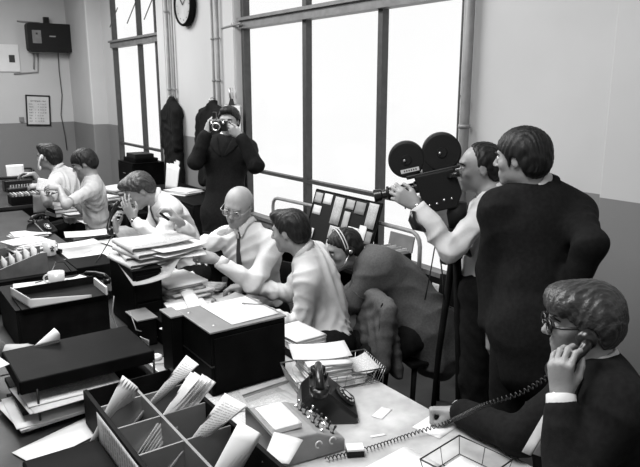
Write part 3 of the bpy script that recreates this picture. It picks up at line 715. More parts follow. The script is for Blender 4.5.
# ---------------------------------------------------------------- furniture
def T(name, loc, label, cat, group=None, rz=0): return empty(name, loc, rz, label, cat, group)
def bx(name, lo, hi, m, parent=None, bevel=.003, **kw):
    o = bmobj(name, box(B(), lo, hi), m, parent, False, bevel)
    if kw: tag(o, **kw)
    return o
def desk(x0, x1, y0, y1, label, top='desktop', z=.75, knee=1):
    cx, cy = (x0+x1)/2, (y0+y1)/2; w_, l = (x1-x0)/2, (y1-y0)/2
    t = T('desk', (cx, cy, 0), label, 'desk', None)
    bx('desk_top', (-w_, -l, z-.035), (w_, l, z), top, t, .005)
    bx('edge_strip', (w_-.004, -l, z-.034), (w_+.003, l, z-.006), 'midwood', t, .001)
    s = 1 if knee > 0 else -1
    for sy in (-1, 1): bx('side_panel', (-w_+.02, sy*l-(.03 if sy > 0 else 0), 0), (w_-.04, sy*l+(.03 if sy < 0 else 0), z-.035), 'darkwood', t)
    bx('back_panel', (-s*(w_-.02)-.01, -l+.03, .2), (-s*(w_-.02)+.01, l-.03, z-.035), 'darkwood', t, .001)
    return t
desk(.955, 1.695, 1.13, 2.74, 'near desk with worn top paled by painted window glare, under the wire basket and telephone')
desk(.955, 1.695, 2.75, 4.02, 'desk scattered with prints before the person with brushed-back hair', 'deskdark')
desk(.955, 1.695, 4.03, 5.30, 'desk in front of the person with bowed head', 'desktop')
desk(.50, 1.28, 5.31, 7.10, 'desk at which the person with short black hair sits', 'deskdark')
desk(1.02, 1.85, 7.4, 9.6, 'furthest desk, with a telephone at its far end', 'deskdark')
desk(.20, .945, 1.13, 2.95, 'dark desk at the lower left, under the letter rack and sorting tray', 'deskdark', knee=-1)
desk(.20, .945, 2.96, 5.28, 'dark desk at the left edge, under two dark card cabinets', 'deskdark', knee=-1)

def chair(x, y, rz, label, m='darkwood'):
    t = T('office_chair', (x, y, 0), label, 'chair', None, rz)          # local -x is the front
    bm = B(); prism(bm, [(-.21, -.19, .435), (.20, -.17, .435), (.20, .17, .435), (-.21, .19, .435)], (0, 0, .028)); bmobj('seat', bm, m, t, False, .008)
    for sx in (-1, 1):
        for sy in (-1, 1):
            bm = B(); tube(bm, [(sx*.17, sy*.155, .44), (sx*.20, sy*.18, 0)], .016, 8, rs=[.017, .013]); bmobj('leg', bm, m, t, True)
    for sy in (-1, 1):
        bm = B(); tube(bm, [(.185, sy*.165, .45), (.215, sy*.17, .62), (.245, sy*.168, .80)], .013, 8); bmobj('back_post', bm, m, t, True)
    bm = B(); pts = arc((-.08, 0, 0), .345, -.60, .60, 10, (1, 0, 0), (0, 1, 0)); ins = [V((p.x-.018*math.cos(a), p.y, 0)) for p, a in zip(pts, [-.6+.12*i for i in range(11)])]
    prism(bm, [p+V((-.015, 0, .66)) for p in pts]+[p+V((-.015, 0, .66)) for p in ins[::-1]], (.012, 0, .19)); bmobj('backrest', bm, m, t, True, .004)
    return t
for p, rz, lb in ((p3, .1, 'dark chair of the person with bowed head'), (p5, .2, 'dark bentwood chair behind the bald person'), (p2, .1, 'dark chair under the person with short black hair'),
                  (p1, 0, 'dark chair under the furthest seated person'), (p7, -.25, 'dark chair under the person wearing the headset'), (p10, -.1, 'dark chair under the person on the telephone'), (p11, PI, 'dark chair at the left edge under the resting arm')):
    l = p['root'].location; chair(l.x+.02, l.y, rz, lb)
l = p6['root'].location; ch6 = chair(l.x+.03, l.y, -.35, 'chair with a pale jacket over its back, by the headset wearer')
# the jacket hung over that chair's back
F = Field(); F.cone(V((.232, -.18, .825)), V((.232, .18, .825)), .034, .034, k=.03)
for s_ in (-1, -.7, -.35, 0, .35, .7, 1):
    F.cone(V((.235, s_*.17, .81)), V((.185, s_*.165, .56)), .032, .030, k=.05, flat=V((1, 0, 0)), ff=.9); F.cone(V((.255, s_*.17, .81)), V((.305, s_*.175, .44)), .032, .040, k=.05, flat=V((1, 0, 0)), ff=.7)
F.cone(V((.225, -.205, .80)), V((.20, -.225, .50)), .042, .036, k=.03)
jo = empty('draped_jacket', (l.x+.03, l.y, 0), -.35, 'grey jacket draped over the back of a chair', 'jacket')
field_obj('cloth', F, .011, 'suit_grey', jo, fold=.005, seed=3, ff=34)

def cabinet(name, lo, hi, label, cat, m='darkmetal', drawers=2, face='-y', top=None, handles='steel', topm=None):
    c = ((lo[0]+hi[0])/2, (lo[1]+hi[1])/2, lo[2]); t = T(name, c, label, cat)
    a = [lo[i]-c[i] for i in range(3)]; b = [hi[i]-c[i] for i in range(3)]
    bx('body', a, b, m, t, .006)
    bx('lid', (a[0]-.004, a[1]-.004, b[2]), (b[0]+.004, b[1]+.004, b[2]+.008), topm or m, t, .002)
    n = drawers
    for i in range(n):
        z0 = a[2]+.02+(b[2]-a[2]-.03)*i/n; z1 = a[2]+.02+(b[2]-a[2]-.03)*(i+1)/n-.012
        if face == '-y': d = bx('drawer_front', (a[0]+.012, a[1]-.008, z0), (b[0]-.012, a[1], z1), m, t, .002); p0 = V((0, a[1]-.012, (z0+z1)/2)); ax = V((1, 0, 0)); ou = V((0, -1, 0))
        else: d = bx('drawer_front', (a[0]-.008, a[1]+.012, z0), (a[0], b[1]-.012, z1), m, t, .002); p0 = V((a[0]-.012, 0, (z0+z1)/2)); ax = V((0, 1, 0)); ou = V((-1, 0, 0))
        if handles: bm = B(); tube(bm, [p0-ax*.035, p0-ax*.03+ou*.014, p0+ax*.03+ou*.014, p0+ax*.035], .003, 6); bmobj('handle', bm, handles, d, True)
    return t
# the filing box with the big white sheet
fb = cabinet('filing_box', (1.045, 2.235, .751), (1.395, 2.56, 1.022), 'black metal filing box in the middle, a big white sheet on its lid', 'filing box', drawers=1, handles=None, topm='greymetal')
bm = B(); box(bm, (-.178, -.166, .128), (.178, .166, .133)); bmobj('groove', bm, 'black', fb)
for x, y in ((-.13, -.10), (.10, -.13), (-.15, .10), (.14, .14)):
    bm = B(); lathe(bm, [(.008, 0), (.007, .002), (0, .003)], 12, Matrix.Translation((x, y, .279))); bmobj('rivet', bm, 'steel', fb, True)
sheet('paper_sheet', (1.265, 2.405, 1.0315), .02, .23, .29, 'big blank white sheet lying on the black filing box', m='paper', wav=.001)
pen = B(); tube(pen, [(0, 0, 0), (.06, 0, 0), (.10, 0, 0)], .004, 8); bmobj('pen', pen, 'steel', None, True, loc=(1.31, 2.46, 1.038), rz=-.7); tag(bpy.data.objects['pen'], 'slim pen lying on the big white sheet', 'pen')
cabinet('card_box', (.99, 2.50, .752), (1.04, 2.62, 1.020), 'narrow black card box standing against the left of the big filing box', 'card box', drawers=0, topm='greymetal')
bx('print_box', (1.085, 2.66, .752), (1.335, 3.03, .872), 'darkmetal', bevel=.005, label='flat-topped black box behind the filing box, strewn with papers', cat='box')

# sorting tray with six compartments
sx0, sx1, sy0, sy1, st = .565, .895, 1.40, 2.30, .895
t = T('sorting_tray', (sx0, sy0, .752), 'big black compartmented sorting tray holding typed papers at the bottom left', 'sorting tray'); hh = st-.752
bx('base', (0, 0, 0), (sx1-sx0, sy1-sy0, .01), 'darkwood', t, 0)
for x in (0, sx1-sx0): bx('side_wall', (x-.008, 0, .01), (x+.008, sy1-sy0, hh), 'darkwood', t, .002)
bx('divider', (.16-.005, 0, .01), (.16+.005, sy1-sy0, hh-.004), 'greymetal', t, .001, label='pale lengthwise divider')
for y in (.0, .37, .565, .745, .90): bx('cross_divider', (.008, y-.003, .01), (sx1-sx0-.008, y+.004, hh-.006), 'greymetal' if y < .8 else 'darkwood', t, .001)
o = sheet('label_strip', (-.010, .42, .07), 0, .12, .62, None, parent=t, m='typed2'); o.rotation_euler = (0, PI/2, 0); o['label'] = 'pale written label strip along the outer side'

def quad(name, pts, label, cat='paper', group=None, m='typed', bow=.01, t=.0012, parent=None, n=7):
    """a standing or leaning sheet through four corners: bottom left, bottom right, top right, top left"""
    a, b, c, d = [V(p) for p in pts]; N = (b-a).cross(d-a).normalized(); vs = []; uv = []
    for s in (1, -1):
        for j in range(n):
            for i in range(n):
                u, v = i/(n-1), j/(n-1); p = (a*(1-u)+b*u)*(1-v)+(d*(1-u)+c*u)*v
                vs.append(p+N*(bow*math.sin(PI*u)*(.4+.6*v)+s*t/2)); uv.append((u, v))
    k = n*n; fs = []
    for j in range(n-1):
        for i in range(n-1): q = j*n+i; fs += [(q, q+1, q+n+1, q+n), (q+k, q+n+k, q+n+1+k, q+1+k)]
        fs.append((j*n, j*n+n, j*n+n+k, j*n+k)); q = j*n+n-1; fs.append((q, q+k, q+n+k, q+n))
    for i in range(n-1): fs.append((i, i+k, i+1+k, i+1)); q = (n-1)*n+i; fs.append((q, q+1, q+1+k, q+k))
    c0 = (a+b)/2
    if parent is not None: return mesh_obj(name, [v-parent.location for v in vs], fs, m, parent, True, uv)
    o = mesh_obj(name, [v-c0 for v in vs], fs, m, None, True, uv); o.location = c0
    if label: tag(o, label, cat, group)
    return o
def sheaf(pts, n, step, label, m='typed', low=.758):
    a, b, c, d = [V(p) for p in pts]
    f = lambda p, q: p+(p-q)*max(0, (p.z-low)/max(.02, (q.z-p.z)))
    a2, b2 = f(a, d), f(b, c); t = T('paper_sheaf', tuple((a2+b2)/2), label, 'papers'); st_ = V(step)
    for i in range(n):
        j = V((random.uniform(-.004, .004), random.uniform(-.004, .004), random.uniform(-.012, .004)*(i > 0)))
        quad('sheet', [p+st_*i+(j if k > 1 else V((0, 0, 0))) for k, p in enumerate((a2, b2, c, d))], None, m=m if i == 0 else 'paper2', parent=t, bow=.006+.003*i)
    return t
bpy.context.view_layer.update()
sheaf(((0.594, 2.136, 0.890), (0.684, 2.137, 0.890), (0.685, 2.077, 0.960), (0.658, 2.149, 0.985)), 3, (.004, .002, 0), 'small white folded sheaf standing in the rear left compartment of the tray', 'paper')
sheaf(((0.780, 2.136, 0.890), (0.841, 2.133, 0.890), (0.916, 2.068, 0.990), (0.905, 2.148, 1.000)), 2, (.003, .002, 0), 'typed sheaf leaning at the far right corner of the tray', 'typed')
sheaf(((0.732, 1.969, 0.890), (0.766, 1.971, 0.890), (0.866, 1.960, 0.990), (0.852, 2.003, 1.000)), 6, (.012, .001, -.004), 'thick fanned sheaf of pages in the middle right compartment of the tray', 'paper')
sheaf(((0.753, 1.771, 0.890), (0.822, 1.761, 0.890), (0.918, 1.705, 0.980), (0.881, 1.785, 1.000)), 2, (.004, .002, 0), 'densely typed page leaning in the near right compartment of the tray', 'typed')
sheaf(((0.762, 1.605, 0.890), (0.851, 1.575, 0.890), (0.878, 1.546, 0.965), (0.848, 1.628, 0.980)), 2, (.003, .002, 0), 'blank white sheet leaning at the bottom edge beside the grey keyset', 'paper')

# letter rack of three tiers at the left
t = T('letter_rack', (.60, 2.54, .752), 'three-tier dark letter rack at the left, a black slab on top', 'letter rack')
bx('top_slab', (-.24, -.165, .145), (.265, .18, .198), 'darkmetal', t, .006)
bx('tier_shelf', (-.24, -.165, .065), (.265, .18, .085), 'darkwood', t, .003); bx('tier_shelf', (-.24, -.165, 0), (.265, .18, .012), 'darkwood', t, .003)
for x, y in ((-.185, -.175), (-.225, -.03), (.255, -.172), (.255, .17)): bm = B(); tube(bm, [(x, y, 0), (x, y, .16)], .0045, 8); bmobj('rod', bm, 'black', t, True)
def pile(c, rz, w_, l, n, label, m='paper', cat='papers', jit=.02, dz=.006, nm='paper_pile', ms=None):
    t = T(nm, c, label, cat, None, rz)
    for i in range(n): sheet('sheet', (random.uniform(-jit, jit), random.uniform(-jit, jit), i*dz), random.uniform(-.12, .12), w_, l, None, m=(ms[i % len(ms)] if ms else m), parent=t, t=dz*.8, wav=.003 if i == n-1 else 0)
    return t
pile((.55, 2.47, .838), .02, .34, .26, 4, 'typed pages on the middle shelf of the letter rack', ms=['paper2', 'paper2', 'paper2', 'typed'], dz=.004)
pile((.46, 2.50, .765), .1, .26, .28, 5, 'white papers on the bottom shelf of the letter rack', 'paper', dz=.005)
sheet('paper_sheet', (.46, 2.24, .7545), .35, .30, .14, 'narrow white sheet on the desk below the letter rack', m='paper')
bx('file_box', (.30, 1.62, .752), (.545, 2.10, .80), 'darkmetal', bevel=.008, label='flat black file box left of the sorting tray', cat='file box')
sheet('paper_sheet', (.30, 2.60, .952), .2, .10, .12, 'white sheet under the hand at the left edge', m='paper2', curl=.004)
quad('paper_sheet', ((0.477, 2.689, 0.955), (0.580, 2.695, 0.955), (0.579, 2.684, 0.985), (0.565, 2.714, 1.005)), 'pointed white paper standing up beside the resting hand', m='paper', bow=.01)

# dark card cabinets at the left
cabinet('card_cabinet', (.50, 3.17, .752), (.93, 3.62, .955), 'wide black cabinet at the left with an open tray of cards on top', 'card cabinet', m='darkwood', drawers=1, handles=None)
t = T('open_card_tray', (.72, 3.26, .965), 'shallow open black tray with white card walls, on the wide black cabinet', 'card tray')
bx('tray_base', (-.20, -.12, 0), (.20, .12, .006), 'darkwood', t, .001)
quad('card_wall', [V(p)+V((.72, 3.26, .965)) for p in ((-.20, .12, .008), (-.16, -.12, .004), (-.16, -.122, .055), (-.20, .12, .055))], None, parent=t, m='paper', bow=0)
quad('card_wall', [V(p)+V((.72, 3.26, .965)) for p in ((-.16, -.122, .006), (.12, -.122, .006), (.12, -.122, .020), (-.16, -.122, .052))], None, parent=t, m='paper', bow=0)
bx('card_wall', (.19, -.12, 0), (.20, .08, .045), 'paper2', t, .001); bx('card_wall', (-.20, .112, 0), (.2, .12, .045), 'darkwood', t, .001)
sheet('paper_sheet', (.70, 3.50, .966), -.2, .30, .18, 'white sheet behind the open card tray, under a cup', m='paper2')
sheet('paper_sheet', (.87, 3.50, .968), .3, .09, .10, 'small white slip beside the cup on the wide black cabinet', m='paper', curl=.008)
def mug(c, rz, label, r=.038, h_=.085, pat=False, m='china'):
    t = T('mug', c, label, 'mug', None, rz)
    bm = B(); lathe(bm, [(0, 0), (r*.86, 0), (r*.9, .004), (r, h_), (r-.003, h_), (r*.86, .008), (0, .007)], 28); bmobj('cup_body', bm, m, t, True)
    bm = B(); tube(bm, arc((r, 0, h_*.52), h_*.30, -1.9, 1.9, 12, (1, 0, 0), (0, 0, 1)), .0045, 8); bmobj('handle', bm, m, t, True)
    if pat:
        for dx, dz in ((0, 0), (.010, .006), (-.010, .005), (.004, -.012), (-.006, -.009), (.0, .014)):
            an = -1.85+dx*24; bm = B(); lathe(bm, [(0, 0), (.0055, 0), (.0055, .0012), (0, .0014)], 8, Matrix.Translation(((r+.0005)*math.cos(an), (r+.0005)*math.sin(an), .046+dz)) @ aim((math.cos(an), math.sin(an), 0))); bmobj('flower_petal', bm, 'ink', t)
mug((.755, 3.46, .969), 2.7, 'plain white mug standing on the wide black cabinet', .042, .07)
bm = B(); tube(bm, [(0.664, 3.540, 0.975), (0.702, 3.554, 0.976), (0.741, 3.541, 1.000), (0.805, 3.663, 1.040), (0.850, 3.676, 1.030), (0.875, 3.625, 0.980)], .003, 8); tag(bmobj('cable', bm, 'black', None, True), 'thin cable looping over the plain white mug', 'cable')
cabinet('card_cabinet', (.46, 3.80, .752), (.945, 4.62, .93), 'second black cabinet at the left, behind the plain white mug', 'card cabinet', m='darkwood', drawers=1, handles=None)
# wedge-sided trough of cards
t = T('card_trough', (.70, 3.86, .939), 'wedge-sided dark wooden trough with papers standing in it', 'card trough')
for y in (-.02, .16): bm = B(); prism(bm, [(-.24, y, 0), (.10, y, 0), (.10, y, .12), (.06, y, .12), (-.24, y, .03)], (0, .012, 0)); bmobj('side_panel', bm, 'midwood', t)
bx('trough_base', (-.24, -.01, 0), (.10, .16, .008), 'darkwood', t, 0)
for i in range(7): x = -.20+i*.04; quad('card', [V((x, -.005, .01))+t.location, V((x, .155, .01))+t.location, V((x+.01, .155, .07+i*.012))+t.location, V((x+.01, -.005, .07+i*.012))+t.location], None, parent=t, m='paper2', bow=0, n=3)
mug((0.903, 4.255, 0.939), .5, 'white mug with a dark flower pattern at the left', .040, .088, True)
pile((0.822, 4.439, 0.939), .2, .22, .18, 8, 'loose white slips heaped left of the flowered mug', 'paper', jit=.03, dz=.009)

# tall black cabinet carrying newspapers
tb = cabinet('card_cabinet', (1.035, 3.09, .751), (1.185, 3.46, 1.075), 'tall black cabinet left of centre with newspapers heaped on top', 'card cabinet', m='darkmetal', drawers=2, handles=None)
t = T('newspaper_heap', (1.2, 3.30, 1.084), 'heap of folded newspapers on the tall black cabinet', 'newspapers')
def folded(c, rz, w_, l, r, m, nm='newspaper'):
    """a folded paper: two leaves joined by a rolled fold on its left"""
    vs = []; uv = []; n = 26; pr = []
    for i in range(n+1):
        if i < 9: x = w_*(1-i/9); z = 2*r
        elif i < 18: a = PI/2+PI*(i-9)/9; x = r*math.cos(a); z = r+r*math.sin(a)
        else: x = w_*(i-18)/8*.96; z = 0
        pr.append((x, z, i/n))
    for y in (-l/2, 0, l/2):
        for x, z, u in pr: vs.append((x-w_/2, y+x*.03, z+.006*math.sin(y*20+x*9))); uv.append((u*2, y/l+.5))
    fs = [(j*(n+1)+i, j*(n+1)+i+1, (j+1)*(n+1)+i+1, (j+1)*(n+1)+i) for j in range(2) for i in range(n)]
    o = mesh_obj(nm, vs, fs, m, t, True, uv); o.location = c; o.rotation_euler = (0, 0, rz); s_ = o.modifiers.new('thickness', 'SOLIDIFY'); s_.thickness = .003; return o
folded((.0, -.02, .003), .1, .34, .28, .007, 'paper3'); folded((.04, .03, .021), -.12, .34, .28, .008, 'paper2'); folded((.03, 0, .042), .18, .32, .27, .010, 'newsprint'); folded((.05, .03, .067), .05, .35, .28, .011, 'newsprint')
for i, (dx, dz, rz, m) in enumerate(((.10, .038, .4, 'paper'), (.13, .018, -.3, 'paper2'), (.12, .062, .25, 'paper'))): sheet('loose_sheet', (dx, -.06, dz), rz, .30, .22, None, parent=t, m=m, curl=.006)
l_ = bx('drooping_page', (-.17, -.235, -.02), (-.168, -.234, -.019), 'paper3', t, 0); bpy.data.objects.remove(l_)
quad('drooping_page', (V((1.02, 3.05, 1.02)), V((1.20, 3.02, 1.045)), V((1.30, 3.12, 1.10)), V((1.04, 3.42, 1.095))), None, parent=t, m='paper3', bow=-.02)
# small card box with grey lid, ink pad ring and cable
t = cabinet('card_box', (.98, 2.90, .752), (1.075, 3.06, .885), 'small black card box with a grey lid below the newspaper cabinet', 'card box', drawers=0, topm='greymetal')
bm = B(); lathe(bm, [(0, 0), (.026, 0), (.028, .004), (.028, .013), (.022, .017), (.019, .012), (.010, .012), (.008, .018), (0, .018)], 24); tag(bmobj('tape_roll', bm, 'china', None, True, loc=(1.0, 2.735, .752)), 'small round white ring lying beside the letter rack', 'tape')
bm = B(); tube(bm, [(0.986, 3.019, 0.900), (0.959, 2.867, 0.860), (1.044, 2.947, 0.800), (1.117, 2.915, 0.757), (1.094, 2.749, 0.757), (1.021, 2.646, 0.757), (0.969, 2.669, 0.757)], .0028, 6); tag(bmobj('cable', bm, 'tube', None, True), 'thin cable curving round the small white ring', 'cable')
bm = B(); tube(bm, [(0.956, 3.161, 0.950), (0.941, 3.167, 0.850), (0.969, 3.177, 0.760), (0.993, 3.068, 0.757), (1.001, 2.919, 0.757)], .003, 6); tag(bmobj('cable', bm, 'tube', None, True), 'cable hanging in front of the tall black cabinet', 'cable')
quad('paper_slip', ((1.014, 2.996, 0.765), (0.999, 2.821, 0.765), (0.989, 2.784, 0.830), (0.973, 2.857, 0.830)), 'white slip standing beside the round white ring', m='paper', bow=.003)

# prints and papers on the second desk
def at(u): return u
PR = [((1.35, 3.02), .5, .20, .26, 'paper2', 'pale sheet at the foot of the tall black cabinet'), ((1.42, 2.78), -.35, .14, .30, 'paper', 'long white sheet leaning towards the filing box corner'),
 ((1.50, 3.10), .9, .20, .25, 'photo', 'glossy print nearest the reaching hand'), ((1.42, 3.32), .2, .21, .26, 'paper', 'white sheet right of the tall black cabinet'), ((1.58, 3.32), -.5, .20, .25, 'paper3', 'grey print in the middle of the strewn desk'),
 ((1.47, 3.58), .3, .22, .28, 'paper', 'bright sheet beside the newspapers'), ((1.60, 2.92), .1, .20, .25, 'photo', 'dark glossy print at the desk edge behind the filing box'), ((1.55, 2.78), 1.2, .18, .24, 'paper', 'white page just behind the filing box'),
  ((1.62, 3.52), .8, .18, .22, 'photo', 'print lying under the bald person\'s forearm'),
 ((1.50, 3.82), .1, .2, .28, 'paper2', 'cream sheet at the far side of the strewn desk'), ((1.25, 3.72), .5, .2, .28, 'paper', 'white sheet behind the newspaper cabinet'), ((1.40, 2.90), 1.0, .10, .24, 'card', 'buff card strip among the prints')]
for i, ((x, y), rz, w_, l_, m, lb) in enumerate(PR):
    sheet('photographic_print' if m == 'photo' else 'paper_sheet', (x, y, .7515+.0035*i), rz, w_, l_, lb, 'photograph' if m == 'photo' else 'paper', None, m, curl=.006*(i % 3), curl2=.006*(i % 2))
pile((1.19, 2.74, .873), .3, .20, .13, 7, 'fan of paper strips standing left of the filing box', ms=['paper', 'paper2', 'photo'], dz=.005, jit=.03)
pile((1.25, 2.90, .873), -.3, .20, .20, 6, 'loose papers at the back of the flat-topped black box', ms=['paper2', 'paper'], dz=.006)
pile((1.345, 3.27, .752), .1, .24, .28, 16, 'uneven stack of papers against the side of the tall black cabinet', ms=['paper', 'paper3', 'paper2', 'photo', 'card'], dz=.012, jit=.035)

quad('paper_sheet', ((1.212, 2.826, 0.925), (1.285, 2.811, 0.925), (1.425, 3.330, 0.905), (1.358, 3.330, 0.905)), 'long white sheet leaning over the corner of the flat-topped black box', m='paper', bow=.006)
for i, (u_, rz, m, lb) in enumerate((((1.45, 3.42), .7, 'paper', 'white sheet with a turned corner under the bald person'), ((1.62, 3.12), .2, 'paper2', 'cream sheet just beyond the reaching hand'), ((1.38, 3.14), -.6, 'photo', 'dark print against the tall black cabinet'), ((1.55, 3.68), -.2, 'paper', 'white sheet far back on the strewn desk'), ((1.42, 3.05), .1, 'paper', 'white sheet in front of the nearest glossy print'))):
    sheet('photographic_print' if m == 'photo' else 'paper_sheet', (u_[0], u_[1], .800+.004*i), rz, .17, .22, lb, 'photograph' if m == 'photo' else 'paper', None, m, curl=.010)
# tray of magazines and a wire basket near the desk edge
t = T('magazine_tray', (1.60, 2.42, .752), 'dark tray of magazines on the desk edge right of the filing box', 'tray')
bx('tray_base', (-.09, -.09, 0), (.10, .15, .035), 'darkwood', t)
for i in range(9): sheet('magazine', (random.uniform(-.006, .006), .03+random.uniform(-.006, .006), .038+i*.006), random.uniform(-.05, .05), .17, .22, None, parent=t, m=('typed2', 'paper2', 'paper')[i % 3], t=.005, wav=.002 if i == 8 else 0)
def basket(c, rz, w_, l, h_, label, m='steel', nx=9, ny=11, fl=.02):
    t = T('wire_basket', c, label, 'basket', None, rz); r = .0017
    tp = [(-w_/2-fl, -l/2-fl, h_), (w_/2+fl, -l/2-fl, h_), (w_/2+fl, l/2+fl, h_), (-w_/2-fl, l/2+fl, h_)]
    bm = B(); tube(bm, tp+[tp[0]], .0030, 6); bmobj('rim', bm, m, t, True)
    bm = B()
    for i in range(nx+1): x = (i/nx-.5); tube(bm, [(x*(w_+2*fl), -l/2-fl, h_), (x*w_, -l/2, 0), (x*w_, l/2, 0), (x*(w_+2*fl), l/2+fl, h_)], r, 4)
    for j in range(ny+1): y = (j/ny-.5); tube(bm, [(-w_/2-fl, y*(l+2*fl), h_), (-w_/2, y*l, 0), (w_/2, y*l, 0), (w_/2+fl, y*(l+2*fl), h_)], r, 4)
    bmobj('wire_mesh', bm, m, t, True); return t
basket((1.53, 2.075, .754), -.24, .36, .17, .07, 'silver wire basket full of white paper on the near desk')
pile((1.51, 2.08, .758), -.2, .28, .15, 5, 'white papers filling the wire basket', 'paper', dz=.006, jit=.008)
pile((1.495, 2.09, .789), -.25, .19, .17, 9, 'thick white wad standing proud of the wire basket', 'paper', dz=.009, jit=.006)
sheet('paper_sheet', (1.50, 2.13, .875), -.45, .25, .17, 'top white sheet overhanging the wire basket', m='paper', curl=.008)
sheet('folded_page', (1.655, 2.05, .80), -.3, .12, .17, 'written page curling over the right end of the wire basket', m='typed2', curl=.02)
bm = B(); box(bm, (-.004, -.17, 0), (.004, .17, .010)); tag(bmobj('steel_ruler', bm, 'steel', None, False, .001, (1.20, 2.165, .752), -1.52), 'long steel rule lying in front of the black filing box', 'ruler')

def handset(ear, mouth, face, label, cord=True, m='black', grp=None):
    ear, mouth, f = V(ear), V(mouth), norm(face); ax = (mouth-ear).normalized(); f = (f-ax*f.dot(ax)).normalized(); mid_ = (ear+mouth)/2
    t = T('telephone_handset', tuple(mid_), label, 'telephone handset'); I = -mid_
    bm = B(); L = (mouth-ear).length
    tube(bm, [ear+I-f*.022, ear+I+ax*L*.12-f*.040, ear+I+ax*L*.35-f*.050, ear+I+ax*L*.65-f*.050, ear+I+ax*L*.88-f*.040, mouth+I-f*.022], .012, 12, rs=[.017, .015, .0125, .0125, .015, .017]); bmobj('grip', bm, m, t, True)
    for nm, p in (('earpiece', ear), ('mouthpiece', mouth)):
        bm = B(); lathe(bm, [(0, -.034), (.016, -.033), (.026, -.024), (.030, -.014), (.030, -.003), (.027, 0), (.010, -.003), (0, -.003)], 24, Matrix.Translation(p+I) @ aim(f)); bmobj(nm, bm, m, t, True)
    return t
def telephone(c, rz, label, ho=True):
    """dial telephone; local -y is its front"""
    t = T('telephone', c, label, 'telephone', None, rz)
    bm = B(); pr = [(-.105, 0), (-.105, .022), (-.030, .085), (-.005, .108), (.055, .108), (.085, .08), (.100, .03), (.100, 0)]
    n = len(pr); L_ = []
    for x, s_ in ((-.082, .92), (-.070, 1.0), (.070, 1.0), (.082, .92)): L_.append([bm.verts.new((x, y*s_, z*(.94 if s_ < 1 else 1))) for y, z in pr])
    for a, b in zip(L_, L_[1:]):
        for i in range(n): bm.faces.new((a[i], a[(i+1) % n], b[(i+1) % n], b[i]))
    bm.faces.new(L_[0][::-1]); bm.faces.new(L_[-1]); bmobj('case', bm, 'black', t, False, .006)
    d = Matrix.Translation((0, -.064, .058)) @ aim((0, -.66, .75)); bm = B(); lathe(bm, [(0, 0), (.042, 0), (.042, .006), (.038, .010), (.018, .010), (.016, .013), (0, .013)], 28, d); di = bmobj('dial', bm, 'blackmatt', t, True)
    bm = B(); lathe(bm, [(.016, .0135), (.0, .0145)], 18, d); bmobj('dial_centre', bm, 'paper2', di)
    for k in range(10): a = .5+k*.52; bm = B(); lathe(bm, [(.0045, .0102), (.0045, .0112), (0, .0112)], 8, d @ Matrix.Translation((.029*math.cos(a), .029*math.sin(a), 0))); bmobj('finger_hole', bm, 'paper3', di)
    for sx in (-1, 1):
        for y_ in (0, .05): bm = B(); tube(bm, [(sx*.05, y_, .105), (sx*.05, y_+(y_-.025)*.2, .125)], .006, 8); bmobj('cradle_prong', bm, 'black', t, True)
    if ho:
        bm = B(); tube(bm, [(-.085, .025, .128), (-.06, .025, .150), (0, .025, .156), (.06, .025, .150), (.085, .025, .128)], .012, 10, rs=[.016, .014, .012, .014, .016])
        for sx in (-1, 1): lathe(bm, [(0, 0), (.022, .0), (.027, .01), (.027, .026), (0, .028)], 20, Matrix.Translation((sx*.085, .025, .104)))
        h_ = bmobj('handset', bm, 'black', t, True)
    return t
telephone((1.345, 1.865, .752), 1.0, 'black dial telephone without its handset in use, on the near desk', True).scale = (1.12, 1.12, 1.12)
telephone((.95, 3.72, .966) if False else (1.0, 4.52, .752), .9, 'black telephone beside the flowered mug')
telephone((1.193, 5.850, 0.752), .6, 'black telephone lying among papers at the left edge'); telephone((1.809, 9.422, 0.752), .2, 'black telephone at the far end of the furthest desk')
telephone((1.065, 3.798, 0.752), 2.2, 'black telephone in the shade left of the tall black cabinet')
# keyset: a sloping switch box with two rows of keys
t = T('switch_box', (1.13, 1.755, .752), 'grey sloping switch box with rows of keys and a paper pad, at the bottom', 'switch box', None, -.12)
bm = B(); prism(bm, [(-.13, -.13, 0), (.13, -.13, 0), (.13, -.13, .045), (.02, -.13, .095), (-.13, -.13, .105)], (0, .26, 0)); bmobj('case', bm, 'plinth', t, False, .006)
bm = B(); prism(bm, [(-.134, -.134, 0), (-.126, -.134, 0), (-.126, -.134, .109), (-.134, -.134, .109)], (0, .268, 0)); bmobj('end_plate', bm, 'black', t, False, .002)
sl = Matrix.Translation((.075, 0, .0705)) @ Matrix.Rotation(.427, 4, 'Y')
for r_ in range(2):
    for i in range(7):
        p = sl @ V((-.028+.045*r_, -.105+i*.033, 0)); d_ = (sl.to_3x3() @ V((.15, 0, 1))).normalized()
        bm = B(); lathe(bm, [(.008, 0), (.008, .004), (.003, .006), (.003, .018), (.0048, .022), (.0048, .028), (0, .030)], 12, Matrix.Translation(p) @ aim(d_)); bmobj('key_switch', bm, 'black' if (i+r_) % 3 else 'chrome', t, True)
for y in (-.03, .06): bm = B(); tube(bm, arc((.0, 0, 0), .012, 0, PI*1.5, 10, (1, 0, 0), (0, 0, 1)), .003, 6); bm.verts.ensure_lookup_table(); bmesh.ops.translate(bm, verts=bm.verts, vec=(.04+y*.6, -.136, .055)); bmobj('hook', bm, 'china', t, True)
for i in range(5): sheet('pad_sheet', (-.065, .0, .104+.0035*i), 0, .10, .17, None, parent=t, m='paper', t=.003)
pile((1.17, 2.00, .754), .15, .28, .22, 4, 'typed sheets lying between the sorting tray and the filing box', ms=['typed', 'typed2', 'paper2', 'typed'], jit=.03, dz=.003)
sheet('paper_sheet', (1.02, 2.12, .768), -.2, .20, .16, 'typed sheet partly under the middle papers near the tray', m='typed', curl=.008)
